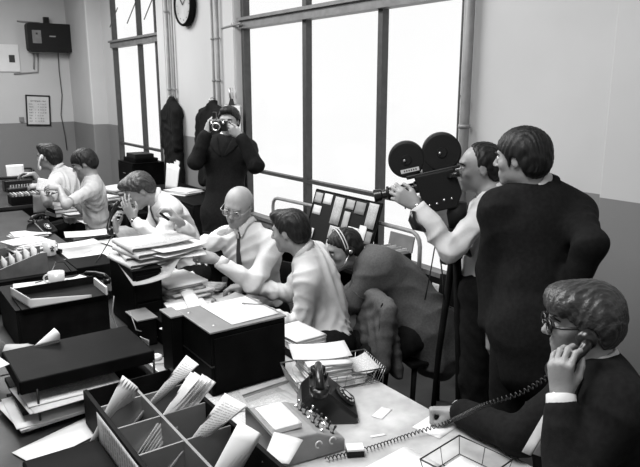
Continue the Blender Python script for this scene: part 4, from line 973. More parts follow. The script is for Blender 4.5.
quad('paper_sheet', ((0.885, 1.563, 0.860), (0.947, 1.506, 0.860), (1.047, 1.579, 0.872), (0.985, 1.656, 0.885)), 'cream card lying at the bottom edge on the grey switch box', m='paper2', bow=.003)
t = T('small_box', (1.255, 1.572, .752), 'small dark box with a white top beside the grey switch box', 'box', None, -.5); bx('body', (-.030, -.022, 0), (.030, .022, .022), 'blackmatt', t); bx('white_top', (-.030, -.022, .022), (.030, .022, .030), 'paper', t, .002)
# thing lying at the bottom of the desk: second basket and slips
basket((1.465, 1.262, .754), .14, .19, .18, .06, 'dark wire basket at the bottom edge before the seated telephone user', 'black', 2, 2, .012)
sheet('paper_sheet', (1.465, 1.262, .757), .14, .17, .15, 'white sheet lying inside the dark wire basket', m='paper')
for (x, y, rz, w_, l_, lb) in ((1.52, 1.74, .4, .09, .045, 'small pale slip in the middle of the near desk top'), (1.40, 1.62, -.3, .06, .012, 'thin pale sliver of paper on the near desk'), (1.63, 1.55, .2, .16, .12, 'faint white sheet by the resting fist'), (1.33, 1.42, .1, .22, .16, 'white sheet at the bottom edge below the coiled cord')):
    sheet('paper_slip' if l_ < .1 else 'paper_sheet', (x, y, .7515), rz, w_, l_, lb, m='paper', t=.0008)

# handset of the foreground figure and its coiled cord
hs1 = handset((1.626, 0.988, 1.281), (1.580, 1.048, 1.179), (0.699, 0.731, 0.000), 'black handset held to the ear of the seated person with black-rimmed glasses')
def coil(pts, r, pitch, wr, label):
    pts = [V(p) for p in pts]
    def cr(p0, p1, p2, p3, t): return .5*((2*p1)+(p2-p0)*t+(2*p0-5*p1+4*p2-p3)*t*t+(3*p1-p0-3*p2+p3)*t**3)
    path = []; P_ = [pts[0]]+pts+[pts[-1]]
    for i in range(1, len(P_)-2):
        for k in range(60): path.append(cr(P_[i-1], P_[i], P_[i+1], P_[i+2], k/60))
    path.append(pts[-1]); out = []; s_ = 0; seg = [0]
    for a, b in zip(path, path[1:]): seg.append(seg[-1]+(b-a).length)
    tot = seg[-1]; N = int(tot/pitch*9); j = 0
    for i in range(N+1):
        s_ = tot*i/N
        while j < len(seg)-2 and seg[j+1] < s_: j += 1
        f = (s_-seg[j])/max(1e-6, seg[j+1]-seg[j]); p = path[j].lerp(path[j+1], f); d = (path[min(j+1, len(path)-1)]-path[j]).normalized(); x, y, _ = frame_from(d)
        an = 2*PI*s_/pitch; out.append(p+(x*math.cos(an)+y*math.sin(an))*r)
    bm = B(); tube(bm, out, wr, 5); return tag(bmobj('coiled_cord', bm, 'black', None, True), label, 'cord')
coil(((1.562, 1.044, 1.166), (1.492, 1.091, 1.110), (1.458, 1.195, 1.035), (1.581, 1.445, 0.830), (1.500, 1.535, 0.768), (1.310, 1.558, 0.763), (1.146, 1.590, 0.763)), .0065, .0145, .0020, 'coiled black telephone cord stretching from the handset across the desk')
p_ = p3['arms']['R'][1]
handset((1.520, 4.670, 1.151), (1.421, 4.635, 0.953), (0.678, -0.600, 0.200), 'black handset held by the person with bowed head')
bm = B(); tube(bm, [(1.412, 4.610, 0.929), (1.265, 4.330, 0.904), (1.128, 4.050, 0.903), (1.109, 4.139, 0.800)], .004, 6); tag(bmobj('cable', bm, 'black', None, True), 'straight dark cable running down from the bowed person\'s handset', 'cable')
handset((1.468, 6.813, 1.327), (1.422, 6.830, 1.180), (0.822, 0.644, 0.000), 'pale handset at the ear of the furthest seated person', m='paper2').scale = (.6, .6, .75)

# papers, books and boxes on the middle and far desks
MP = [(112, 228, .80, .3, .30, .22, 'typed', 'written sheet nearest the bowed person on the middle desk'), (100, 218, .80, .1, .32, .22, 'paper', 'white sheet behind the written sheet on the middle desk'), (88, 232, .80, -.2, .34, .24, 'paper', 'wide white sheet in the middle of the middle desk'),
 (118, 238, .78, .2, .20, .24, 'paper2', 'cream sheet by the bowed person\'s cable'), (78, 212, .80, .2, .24, .18, 'paper', 'white sheet below the stacked books'), (92, 247, .80, .6, .24, .20, 'paper', 'white sheet left of the newspaper heap'), (112, 248, .79, -.4, .16, .22, 'paper', 'bright sheet at the back left of the newspapers'), (84, 242, .86, .05, .30, .16, 'paper2', 'long pale sheet draped over the dark box')]
for i, (u_, v_, z_, rz, w_, l_, m, lb) in enumerate(MP): pass
MPP = [(1.683, 5.482, 0.800), (1.747, 6.088, 0.800), (1.467, 5.489, 0.800), (1.605, 5.093, 0.780), (1.648, 6.466, 0.800), (1.338, 4.781, 0.800), (1.448, 4.753, 0.790), (1.154, 4.602, 0.900)]
for i, (q, p) in enumerate(zip(MP, MPP)):
    if i < 7: bx('folder', (p[0]-.13, p[1]-.09, .752), (p[0]+.13, p[1]+.09, .772-.0), 'card', label='buff folder under the '+q[7], cat='folder') if i in (0, 2, 4) else None
    sheet('paper_sheet', (p[0], p[1], (.775 if i in (0, 2, 4) else .7525)+.0015*i if i < 7 else .905), q[3], q[4], q[5], q[7], m=q[6], curl=.006)
bx('dark_box', (.99, 3.98, .752), (1.24, 4.25, .90), 'darkmetal', bevel=.006, label='black box behind the newspaper cabinet, pale sheet on top', cat='box')
def book(c, rz, w_, l, h_, label, m='card'):
    t = T('book', c, label, 'book', 'books stacked before the short-haired person' if False else None, rz)
    bx('cover', (-w_/2, -l/2, 0), (w_/2, l/2, .004), m, t, .001); bx('cover', (-w_/2, -l/2, h_-.004), (w_/2, l/2, h_), m, t, .001); bx('spine', (-w_/2, -l/2, 0), (-w_/2+.004, l/2, h_), m, t, .001)
    bx('page_block', (-w_/2+.004, -l/2+.004, .004), (w_/2-.005, l/2-.004, h_-.004), 'paper', t, .001)
b0 = V((1.597, 6.633, 0.800))
for i, (m, lb) in enumerate((('card', 'lowest of the three stacked books on the far desk'), ('darkwood', 'middle one of the three stacked books on the far desk'), ('paper2', 'topmost of the three stacked books on the far desk'))): book((b0.x, b0.y, .752+.036*i), .2-.1*i, .32-.02*i, .24, .035, lb, m)
c0 = V((1.437, 6.859, 0.752)); quad('display_card', ((c0.x-.10, c0.y, .752), (c0.x+.10, c0.y-.02, .752), (c0.x+.10, c0.y+.03, .90), (c0.x-.08, c0.y+.05, .93)), 'grey card panel standing at the left of the stacked books', m='card', t=.004)
c1 = V((1.401, 7.521, 0.752)); t = T('card_index_tray', (c1.x, c1.y, .752), 'low tray of index cards at the left edge of the far desk', 'card tray')
bx('tray', (-.16, -.10, 0), (.16, .10, .09), 'darkwood', t)
for i in range(9): bx('index_card', (-.14+i*.032, -.085, .06), (-.128+i*.032, .085, .115), 'paper2' if i % 2 else 'card', t, 0)
c2 = V((1.525, 8.361, 0.752)); t = T('typewriter', (c2.x, c2.y+.2, .752), 'old dark typewriter half hidden at the left edge of the far desk', 'typewriter')
bm = B(); prism(bm, [(-.15, -.16, 0), (.15, -.16, 0), (.15, -.16, .05), (-.15, -.16, .05)], (0, .10, 0)); prism(bm, [(-.16, -.06, 0), (.16, -.06, 0), (.16, -.06, .13), (-.16, -.06, .13)], (0, .18, 0)); bmobj('case', bm, 'black', t, False, .012)
bm = B(); tube(bm, [(-.20, .04, .15), (.20, .04, .15)], .018, 14); bmobj('platen', bm, 'blackmatt', t, True); quad('sheet', [V(p)+t.location for p in ((-.1, .06, .15), (.1, .06, .15), (.1, .09, .30), (-.1, .09, .30))], None, parent=t, m='paper')
for r_ in range(3):
    for i in range(8): bm = B(); lathe(bm, [(0, 0), (.008, 0), (.008, .004), (0, .005)], 8, Matrix.Translation((-.11+i*.031+r_*.006, -.145+r_*.026, .052+r_*.01))); bmobj('key', bm, 'paper2', t, True)
pile((1.838, 8.330, 0.752), .2, .26, .2, 5, 'white papers under the hands of the far pair', 'paper', dz=.008); pile((1.083, 5.786, 0.752), .1, .26, .22, 5, 'papers beside the telephone at the left edge', 'paper', dz=.006)
quad('paper_sheet', ((1.293, 6.419, 1.045), (1.430, 6.255, 1.025), (1.437, 6.401, 1.119), (1.344, 6.535, 1.140)), 'white page held up between the far pair', m='typed2', bow=.01)
bx('paper_punch', (1.40, 4.62, .752), (1.46, 4.70, .79), 'china', bevel=.01, label='small pale block on the middle desk edge', cat='desk tool')
# what the bald person holds, and the prints in the hand of the person beside
pa = V((1.549, 3.328, 1.087)); bm = B(); tube(bm, [(1.413, 3.352, 1.101), (1.539, 3.308, 1.080)], .0075, 8, rs=[.0085, .006]); tag(bmobj('pencil', bm, 'black', None, True), 'dark thin rod held by the bald person', 'rod')
bm = B(); tube(bm, [(1.335, 3.328, 1.269), (1.285, 3.325, 1.314)], .0065, 8); tag(bmobj('pencil_stub', bm, 'darkwood', None, True), 'short stub in the bald person\'s raised hand', 'pencil')

# the pale tie hanging forward of the foreground figure's chest
rt_ = p10['root']; o_ = V((rt_.location.x, rt_.location.y, 0))
quad('loose_tie', [V(p) for p in ((1.532, 1.104, 0.895), (1.529, 1.070, 0.900), (1.634, 1.028, 1.108), (1.644, 1.068, 1.096))], None, m='paper3', parent=rt_, bow=.006, t=.004)
quad('shirt_front', [V(p) for p in ((1.562, 1.105, 0.884), (1.579, 1.055, 0.883), (1.659, 1.013, 1.120), (1.668, 1.064, 1.097))], None, m='shirt', parent=rt_, bow=.004, t=.004)

# ---------------------------------------------------------------- by the windows
shelf = T('window_shelf', (3.28, 4.45, 0), 'low dark shelf under the window behind the headset wearer', 'shelf')
bx('shelf_top', (-.16, -1.0, .50), (.15, 1.35, .53), 'darkwood', shelf); 
for y in (-.98, .15, 1.32): bx('upright', (-.14, y-.015, 0), (.14, y+.015, .50), 'darkwood', shelf)
bx('back_board', (.13, -1.0, .02), (.145, 1.33, .50), 'darkwood', shelf, 0)
# notice board leaning on the shelf, with its pinned cards
TL, TR, BL, BR = V((3.33, 4.77, 1.078)), V((3.33, 3.86, 1.075)), V((3.15, 4.77, .535)), V((3.15, 3.86, .535)); nb_n = (TR-TL).cross(BL-TL).normalized()
if nb_n.x > 0: nb_n = -nb_n
nb = T('notice_board', tuple((BL+BR)/2), 'black notice board leaning at the window, covered with pinned cards', 'notice board'); o_ = nb.location
def bq(u, v, off=0): return TL+(TR-TL)*u+(BL-TL)*v+nb_n*off
bm = B(); prism(bm, [bq(0, 0)-o_, bq(1, 0)-o_, bq(1, 1)-o_, bq(0, 1)-o_], -nb_n*.012); bmobj('board', bm, 'blackmatt', nb)
bm = B()
for a, b in (((0, 0), (1, 0)), ((1, 0), (1, 1)), ((0, 1), (0, 0)), ((0, 1), (1, 1))): tube(bm, [bq(*a)-o_, bq(*b)-o_], .007, 6)
bmobj('frame', bm, 'darkwood', nb)
CARDS = [(.01, .04, .13, .20, 'paper3', 'grey card in the upper left corner of the notice board'), (.16, .03, .29, .19, 'paper', 'white card right of the corner card on the notice board'), (.03, .24, .16, .38, 'paper', 'white card below the grey corner card on the notice board'),
 (.34, .04, .48, .46, 'typed2', 'tall written sheet left of centre on the notice board'), (.52, .04, .64, .18, 'paper3', 'small grey card at the top centre of the notice board'), (.66, .04, .80, .22, 'card', 'darker card right of the top centre on the notice board'),
 (.53, .22, .62, .50, 'paper3', 'narrow grey slip hanging mid-board'), (.37, .48, .54, .68, 'typed2', 'square written card under the tall sheet'), (.38, .70, .52, .95, 'paper2', 'pale card low on the notice board, under the square card'), (.02, .60, .14, .76, 'paper', 'white card low at the left edge of the notice board'),
 (.03, .80, .14, .97, 'paper', 'lowest white card at the left edge of the notice board'), (.64, .42, .80, .52, 'paper', 'wide white slip right of centre on the notice board'), (.85, .02, .98, .38, 'typed2', 'tall pale sheet at the right edge of the notice board'),
 (.80, .36, .90, .75, 'paper', 'long white strip low on the right of the notice board'), (.91, .42, .99, .60, 'card', 'small dark card beside the long strip on the notice board')]
for i, (u0, v0, u1, v1, m, lb) in enumerate(CARDS): quad('notice_card', (bq(u0, v1, .004+.0008*i), bq(u1, v1, .004+.0008*i), bq(u1, v0, .004+.0008*i), bq(u0, v0, .004+.0008*i)), lb, 'card', None, m, bow=.004, t=.0008, n=4)
# tubular guard rail in front of the glass
t = T('guard_rail', (3.38, 4.5, .53), 'pale tubular guard rail running in front of the windows', 'rail'); o_ = t.location
def rr(pts, nm): bm = B(); tube(bm, [V(p)-o_ for p in pts], .017, 10); bmobj(nm, bm, 'tube', t, True)
x_ = 3.365
rr([(x_, 5.60, .54), (x_, 5.60, .76)]+[(x_, 5.51+.09*math.cos(a), .80+.09*math.sin(a)) for a in (0, .5, 1.0, PI/2)]+[(x_, 4.9, .905), (x_, 4.78, .905)], 'rail_bend')
rr([(x_, 4.78, .905), (x_, 3.85, .905), (x_, 3.66, .905)]+[(x_, 3.56-.0-.10*math.sin(a)+.0, .805+.10*math.cos(a)) for a in (.2, .7, 1.1, PI/2)]+[(x_, 3.46, .54)], 'rail_bend')
# index box on its case
t = T('index_case', (3.24, 3.62, 0.53), 'pale case standing on the shelf at the right end of the notice board', 'case'); bx('case_body', (-.11, -.14, 0), (.09, .15, .16), 'greymetal', t, .006)
t = T('card_index_box', (3.24, 3.63, .69), 'open card index box with a raised dark lid, by the rail end', 'card index'); bx('box', (-.10, -.13, 0), (.08, .14, .06), 'darkwood', t)
bm = B(); prism(bm, [(.075, -.13, .06), (.075, .14, .06), (.10, .14, .18), (.10, -.13, .18)], (.012, 0, 0)); bmobj('lid', bm, 'greymetal', t)
for i in range(12): bx('index_card', (-.08, -.115+i*.020, .04), (.06, -.109+i*.020, .085+.012*math.sin(i*2)), 'paper' if i % 2 else 'paper3', t, 0)
# dado panel below the sill with a notice
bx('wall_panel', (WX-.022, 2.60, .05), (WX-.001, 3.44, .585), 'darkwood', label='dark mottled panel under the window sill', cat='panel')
quad('notice', ((WX-.026, 3.36, .40), (WX-.026, 3.15, .40), (WX-.026, 3.15, .54), (WX-.026, 3.36, .54)), 'pale notice fixed below the sill right of the index box', 'notice', None, 'typed2', bow=0, t=.001)
bx('wall_panel', (WX-.022, 3.46, .05), (WX-.001, 3.50, .585), 'darkwood', label='narrow dark panel strip beside the mottled panel', cat='panel') if False else None

# ---------------------------------------------------------------- on and by the pier
def pipe(y, r, x, z1, label, z0=0.0, cl=()):
    t = T('pipe', (x, y, z0), label, 'pipe'); bm = B(); tube(bm, [(0, 0, 0), (0, 0, z1-z0)], r, 12); bmobj('tube', bm, 'pipe', t, True)
    for z in cl: bm = B(); lathe(bm, [(r+.002, -.012), (r+.009, -.010), (r+.009, .010), (r+.002, .012)], 12, Matrix.Translation((0, 0, z-z0))); bmobj('clip', bm, 'pipe', t, True)
pipe(8.08, .022, 3.345, 3.9, 'leftmost pipe on the pier, behind the long dark coat', cl=(1.95, 2.9)); pipe(7.93, .014, 3.35, 3.9, 'thin pipe beside the leftmost pipe on the pier', cl=(1.95,))
pipe(6.82, .014, 3.35, 3.9, 'thin pipe above the jacket on its hanger', cl=(2.05, 2.5)); pipe(6.69, .020, 3.345, 3.9, 'thicker pipe right of the thin one above the jacket', cl=(2.05, 2.5))
pipe(3.085, .034, 3.375, 3.9, 'thick vertical pipe behind the film camera person', cl=(1.72, 2.6))
bm = B(); tube(bm, [(3.380, 3.132, 1.927), (3.385, 3.108, 1.761), (3.390, 3.064, 1.560)], .006, 6); tag(bmobj('cord', bm, 'frame', None, True), 'thin dark sash cord hanging beside the thick pipe', 'cord')
bm = B(); tube(bm, [(3.37, 6.62, 2.60), (3.37, 6.20, 2.62)], .012, 8); tube(bm, [(3.37, 6.40, 2.61), (3.40, 6.40, 2.70)], .010, 8); tag(bmobj('pipe_bracket', bm, 'pipe', None, True), 'short horizontal pipe bracket at the upper corner of the pier', 'bracket')
t = T('wall_clock', (3.37, 7.49, 2.92), 'round wall clock cut by the top edge of the picture', 'clock'); R_ = aim((-1, 0, 0)); cr_ = .24
bm = B(); lathe(bm, [(cr_, -.0), (cr_, .06), (cr_-.012, .075), (cr_-.028, .07), (cr_-.03, .05)], 48, R_); bmobj('rim', bm, 'darkwood', t, True)
bm = B(); lathe(bm, [(0, .046), (cr_-.028, .046), (cr_-.028, .056), (0, .056)], 48, R_); fc = bmobj('clock_face', bm, 'paper3', t)
for k in range(12):
    a = k*PI/6; q = R_ @ V((.17*math.cos(a), .17*math.sin(a), .0565)); bm = B(); lathe(bm, [(0, 0), (.008, 0), (.008, .001), (0, .001)], 8, Matrix.Translation(q) @ R_); bmobj('hour_mark', bm, 'ink', fc)
for L_, a, r_ in ((.10, 2.3, .006), (.15, .6, .004)): bm = B(); tube(bm, [R_ @ V((0, 0, .064)), R_ @ V((L_*math.cos(a), L_*math.sin(a), .064))], r_, 6); bmobj('clock_hand', bm, 'ink', t)
def coat(hook, w_, L, th, label, nm, sl=.62, arm=True):
    """a coat hanging flat against the pier"""
    hook = V(hook); t = T(nm, tuple(hook), label, 'coat'); F = Field(); y = V((0, 1, 0))
    z0 = -.10
    F.cone(V((0, 0, z0+.04)), V((-.01, w_, z0-.10)), th*.7, th*.9, k=.06); F.cone(V((0, 0, z0+.04)), V((-.01, -w_, z0-.10)), th*.7, th*.9, k=.06)
    for s_ in (-1, -.5, 0, .5, 1): F.cone(V((0, s_*w_*.7, z0-.10)), V((-.02, s_*w_*1.0, -L)), th, th*.95, k=.08, flat=V((1, 0, 0)), ff=.8)
    if arm:
        for s_ in (-1, 1): F.cone(V((-.015, s_*w_, z0-.12)), V((-.04, s_*w_*1.2, -sl)), th*.9, th*.75, k=.03)
    field_obj('cloth', F, .014, 'suit', t, fold=.008, seed=int(L*50), ff=14)
    bm = B(); tube(bm, [(0.03, 0, .02), (-.02, 0, .02), (-.045, 0, .0), (-.045, 0, -.03)], .006, 8); bmobj('hook', bm, 'steel', t, True)
    return t
coat((3.32, 7.97, 1.86), .17, 1.08, .075, 'long dark coat hanging on the left side of the pier', 'hanging_coat')
j2 = coat((3.32, 6.80, 1.84), .29, .95, .07, 'dark jacket on a hanger behind the standing photographer', 'hanging_jacket')
t = T('clipboard', (3.30, 6.33, 1.0), 'tall clipboard with white sheets hanging behind the photographer', 'clipboard')
bx('board', (.02, -.20, -.15), (.03, .17, .80), 'card', t, .002)
for i in range(3): bx('sheet', (.004+.005*i, -.19+.004*i, -.14), (.008+.005*i, .16, .79-.01*i), 'paper', t, 0)
bm = B(); prism(bm, [(-.002, -.08, .79), (-.002, .06, .79), (-.002, .03, .83), (-.002, .02, .86), (-.002, -.04, .86), (-.002, -.05, .83)], (.012, 0, 0)); bmobj('clip', bm, 'black', t, False, .003)
for y in (.04, -.09, -.02): bm = B(); tube(bm, [(.02, y, .86), (.015, y+.01, .97)], .004 if y != .04 else .012, 6); bmobj('pin', bm, 'steel', t, True)
# dark filing cabinet by the far window, with boxes on it
t = cabinet('filing_cabinet', (2.87, 8.28, 0), (3.30, 8.86, 1.00), 'dark filing cabinet in front of the far window, two flat boxes on top', 'filing cabinet', drawers=4, face='-x')
bx('flat_box', (2.92, 8.34, 1.009), (3.24, 8.78, 1.06), 'darkmetal', bevel=.006, label='lower flat dark box on the filing cabinet by the far window', cat='box'); bx('flat_box', (2.94, 8.38, 1.061), (3.20, 8.72, 1.115), 'blackmatt', bevel=.006, label='upper flat dark box on the filing cabinet by the far window', cat='box')
t = cabinet('low_cabinet', (2.70, 6.05, 0), (3.24, 7.62, .80), 'low dark cabinet along the pier behind the photographer', 'cabinet', m='darkwood', drawers=3, face='-x')
pk = T('paper_bundle', (3.0, 7.22, .809), 'upright bundle of loose papers on the low dark cabinet', 'papers')
for i in range(7):
    a = -.25+.10*i+random.uniform(-.05, .05); c = V((-.08+.02*i, -.05+.02*i, 0)); dv = V((math.sin(a)*.1, .10, 0)).normalized()
    quad('sheet', [pk.location+c-dv*.11, pk.location+c+dv*.11, pk.location+c+dv*.12+V((.04, .0, .30+random.uniform(-.04, .04))), pk.location+c-dv*.12+V((.04, .0, .29+random.uniform(-.05, .03)))], None, m=('paper', 'paper2', 'typed2')[i % 3], parent=pk, bow=.02)
pile((2.92, 6.82, .809), .3, .26, .36, 4, 'white papers lying flat on the low dark cabinet', 'paper', dz=.01)
pile((2.32, 7.3, .60), .3, .3, .36, 9, 'rumpled heap of papers behind the short-haired person', ms=['paper', 'photo', 'paper2'], dz=.03, jit=.08)
t = T('side_table', (2.32, 7.3, 0), 'small dark table carrying the rumpled heap of papers', 'table'); bx('table_top', (-.26, -.32, .56), (.26, .32, .60), 'darkwood', t)
for sx in (-1, 1):
    for sy in (-1, 1): bx('leg', (sx*.22-.02, sy*.28-.02, 0), (sx*.22+.02, sy*.28+.02, .56), 'darkwood', t)

# ---------------------------------------------------------------- on the far wall
t = T('wall_tv', (2.86, 12.02, 2.79), 'black box with rounded corners and a pale panel high on the far wall', 'wall unit')  # television in a rounded black case
bm = B(); ol = []
for cx_, cz_, a0 in ((.31, .18, 0), (-.31, .18, PI/2), (-.31, -.18, PI), (.31, -.18, PI*1.5)): ol += [V((cx_+.05*math.cos(a0+a), -.12, cz_+.05*math.sin(a0+a))) for a in (0, .4, .8, 1.2, PI/2)]
prism(bm, ol, (0, .20, 0)); bmobj('case', bm, 'blackmatt', t, False, .006)
bx('front_panel', (-.29, -.128, -.10), (-.15, -.12, .11), 'greymetal', t, .002); bx('panel_knob', (-.235, -.135, .04), (-.205, -.128, .07), 'ink', t, .002)
bx('name_strip', (-.02, -.124, .01), (.08, -.121, .03), 'tube', t, 0)
bm = B(); box(bm, (-.05, .02, .23), (.03, .10, .34)); bmobj('bracket', bm, 'blackmatt', t)
bm = B(); tube(bm, [(3.011, 12.120, 2.553), (3.006, 12.130, 2.268), (3.020, 12.130, 1.843), (2.974, 12.130, 1.499), (3.013, 12.130, 1.148), (3.025, 12.130, 0.882)], .008, 6); tag(bmobj('cable', bm, 'frame', None, True), 'wavy cable hanging down from the black box on the far wall', 'cable')
t = T('conduit', (2.5, 12.13, 2.3), 'thin pale conduit frame on the far wall under the black box', 'conduit'); I = V((2.5, 12.13, 2.3))
for pts in (((2.403, 12.130, 3.048), (2.762, 12.130, 3.036)), ((2.686, 12.130, 2.544), (2.658, 12.130, 2.230), (2.275, 12.130, 2.193)), ((2.622, 12.130, 2.542), (2.598, 12.130, 2.279))): bm = B(); tube(bm, [V(p)-I for p in pts], .012, 8); bmobj('tube', bm, 'pipe', t, True)
t = T('framed_calendar', (2.605, 12.135, 1.585), 'black-framed calendar for September on the far wall', 'calendar'); t.rotation_euler = (0, .045, 0)
bx('sheet', (-.18, -.006, -.24), (.18, 0, .24), 'paper2', t, 0)
for a, b in (((-.20, -.015, -.26), (-.175, .0, .26)), ((.175, -.015, -.26), (.20, .0, .26)), ((-.20, -.015, -.26), (.20, .0, -.235)), ((-.20, -.015, .235), (.20, .0, .26))): bx('frame', a, b, 'black', t, .002)
rt = Matrix.Rotation(PI/2, 4, 'X')
text_mesh('calendar_heading', 'SEPTEMBER 1964', .034, 'ink', t, Matrix.Translation((0, -.008, .145)) @ rt, align='CENTER')
for i, (d_, ns) in enumerate((('SUN', '      6  13 20 27'), ('MON', '      7  14 21 28'), ('TUE', '1    8  15 22 29'), ('WED', '2    9  16 23 30'), ('THU', '3  10 17 24'), ('FRI', '4   11 18 25'), ('SAT', '5   12 19 26'))):
    text_mesh('calendar_row', d_, .030, 'ink', t, Matrix.Translation((-.15, -.008, .095-.048*i)) @ rt); text_mesh('calendar_row', ns, .030, 'ink', t, Matrix.Translation((-.055, -.008, .095-.048*i)) @ rt)
bx('wall_socket', (2.40-.04, 12.11, 1.44), (2.40+.03, 12.149, 1.51), 'greymetal', label='small dark switch box on the far wall, left of the calendar', cat='switch') if False else bx('wall_socket', (2.29, 12.11, 1.40), (2.36, 12.149, 1.48), 'greymetal', label='small dark switch box on the far wall left of the calendar', cat='switch')
t = T('wall_notice', (2.20, 12.12, 2.45), 'white notice with a dark mark cut by the left edge', 'notice'); bx('sheet', (-.22, 0, -.22), (.18, .02, .22), 'paper', t, .002); bx('dark_mark', (.02, -.004, -.07), (.11, 0, .05), 'ink', t, 0)

# ---------------------------------------------------------------- the film camera on its tripod
FW = norm((-0.719, 0.654, -0.235)); FU = norm(V((0, 0, 1))-FW*FW.z); 
FR = FW.cross(FU); fc_ = V((2.254, 2.215, 1.495)); MC = Matrix((FW, FR, FU)).transposed().to_4x4(); MC.translation = fc_   # local x forward, y to the operator's right (far side), z up
t = empty('film_camera', tuple(fc_), 0, 'big black film camera with twin round magazines on a tripod', 'film camera'); I = Matrix.Translation(-fc_) @ MC
def cm(name, bm, m, smooth=False, bevel=0, parent=None): bm.transform(I); return bmobj(name, bm, m, parent or t, smooth, bevel)
bm = B(); prism(bm, [(.095, -.055, .095), (-.098, -.055, .095), (-.112, -.055, -.03), (-.075, -.055, -.095), (.03, -.055, -.095), (.082, -.055, -.02)], (0, .11, 0)); cm('camera_body', bm, 'blackmatt', False, .008)
bm = B(); box(bm, (-.125, -.05, .085), (.13, .05, .103)); cm('magazine_plate', bm, 'black', False, .004)
RY = Matrix.Rotation(PI/2, 4, 'X')
mags = []
for cx_, cz_, r_ in ((.112, .178, .087), (-.056, .176, .092)):
    bm = B(); lathe(bm, [(0, -.045), (r_*.25, -.045), (r_*.28, -.040), (r_*.9, -.040), (r_, -.034), (r_, .034), (r_*.9, .040), (0, .040)], 56, Matrix.Translation((cx_, 0, cz_)) @ Matrix.Rotation(-PI/2, 4, 'X')); mg = cm('film_magazine', bm, 'blackmatt', True); mags.append(mg)
    mg.modifiers.new('edge', 'EDGE_SPLIT').split_angle = .5
    bm = B(); lathe(bm, [(0, 0), (.007, 0), (.006, .006), (0, .007)], 12, Matrix.Translation((cx_+.01, -.045, cz_)) @ Matrix.Rotation(PI/2, 4, 'X')); cm('magazine_latch', bm, 'steel', True, parent=mg)
bm = B(); prism(bm, [(.0, -.038, .10), (.05, -.038, .10), (.05, -.038, .18), (.0, -.038, .18)], (0, .076, 0)); cm('magazine_neck', bm, 'blackmatt', False, .004)
bm = B(); box(bm, (.062, -.0435, .118), (.150, -.041, .136)); lp_ = cm('name_strip', bm, 'china')
for k in range(6): bm = B(); box(bm, (.080+k*.011-.006, -.0445, .123), (.080+k*.011, -.0436, .131)); cm('letter_mark', bm, 'ink', parent=lp_)
bm = B(); lathe(bm, [(0, .07), (.030, .07), (.030, .10), (.024, .105), (.024, .15), (.028, .152), (.028, .165), (.022, .168), (.022, .215), (.027, .217), (.027, .235), (.021, .24), (.021, .26), (.028, .265), (.032, .30), (.028, .302), (.022, .285), (0, .285)], 28, Matrix.Translation((0, 0, .035)) @ Matrix.Rotation(PI/2, 4, 'Y')); ln = cm('lens', bm, 'black', True); ln.modifiers.new('edge', 'EDGE_SPLIT').split_angle = .5
bm = B(); lathe(bm, [(.0325, 0), (.034, .002), (.034, .010), (.0325, .012)], 24, Matrix.Translation((.225, 0, .035)) @ Matrix.Rotation(PI/2, 4, 'Y')); cm('focus_ring', bm, 'blackmatt', True, parent=ln)
bm = B(); tube(bm, [(.13, -.01, .03), (.16, -.045, -.02), (.165, -.05, -.05)], .004, 6); cm('focus_lever', bm, 'black', True, parent=ln)
bm = B(); tube(bm, [(.075, -.03, .085), (.065, -.045, .045)], .008, 8); cm('handle', bm, 'black', True)
bm = B(); tube(bm, [(-.06, -.06, .06), (-.09, -.07, .063), (-.115, -.075, .067)], .014, 12, rs=[.012, .013, .018]); cm('viewfinder', bm, 'black', True)
bm = B(); box(bm, (-.13, -.05, .055), (-.098, .03, .09)); cm('rear_block', bm, 'steel', False, .004)
for k in range(4): bm = B(); lathe(bm, [(0, 0), (.006, 0), (.005, .006), (0, .006)], 10, Matrix.Translation((.05-k*.036, -.056, -.055+.010*(k > 1))) @ Matrix.Rotation(PI/2, 4, 'X')); cm('control_knob', bm, 'chrome', True)
# tripod
ap = fc_+FU*(-.115)-FW*.075; tr = T('tripod', (ap.x, ap.y, 0), 'dark tripod with a pan handle under the film camera', 'tripod'); I2 = V((ap.x, ap.y, 0))
def tp(nm, bm, m, sm=True, par=None): bmesh.ops.translate(bm, verts=bm.verts, vec=-I2); return bmobj(nm, bm, m, par or tr, sm)
bm = B(); tube(bm, [ap+V((0, 0, .035)), ap-V((0, 0, .02)), ap-V((0, 0, .09))], .04, 16, rs=[.045, .05, .035]); tp('tripod_head', bm, 'blackmatt')
bm = B(); tube(bm, [ap-V((0, 0, .09)), ap-V((0, 0, .24))], .028, 12, rs=[.045, .038]); tp('centre_column', bm, 'blackmatt')
for dx, dy in ((.15, -.02), (-.03, .13), (-.02, -.13)):
    bm = B(); tube(bm, [ap-V((0, 0, .12)), ap*.5+V((ap.x+dx, ap.y+dy, 0))*.5-V((0, 0, .05)), V((ap.x+dx*.8, ap.y+dy*.8, .012))], .014, 8, rs=[.020, .016, .010]); tp('leg', bm, 'darkwood')
h0 = (2.256, 2.106, 1.287); h1 = (2.086, 2.152, 1.382)
bm = B(); tube(bm, [ap-V((0, 0, .03)), (2.329, 2.053, 1.189), (2.190, 2.088, 1.280), (2.082, 2.119, 1.345)], .011, 10); ph_ = tp('pan_handle', bm, 'black')
bm = B(); tube(bm, [(2.089, 2.112, 1.336), (2.036, 2.131, 1.358), (2.028, 2.144, 1.385), (2.037, 2.148, 1.425)], .016, 12, rs=[.012, .020, .018, .012]); tp('handle_grip', bm, 'black', True, ph_)
bm = B(); tube(bm, [(2.148, 2.099, 1.302), (2.127, 2.094, 1.230), (2.098, 2.085, 1.125), (2.064, 2.078, 1.011)], .0035, 6); tube(bm, [(2.148, 2.099, 1.302), (2.148, 2.075, 1.216), (2.145, 2.046, 1.102), (2.137, 2.027, 1.011)], .0035, 6); tp('hanging_cord', bm, 'black', True, ph_)
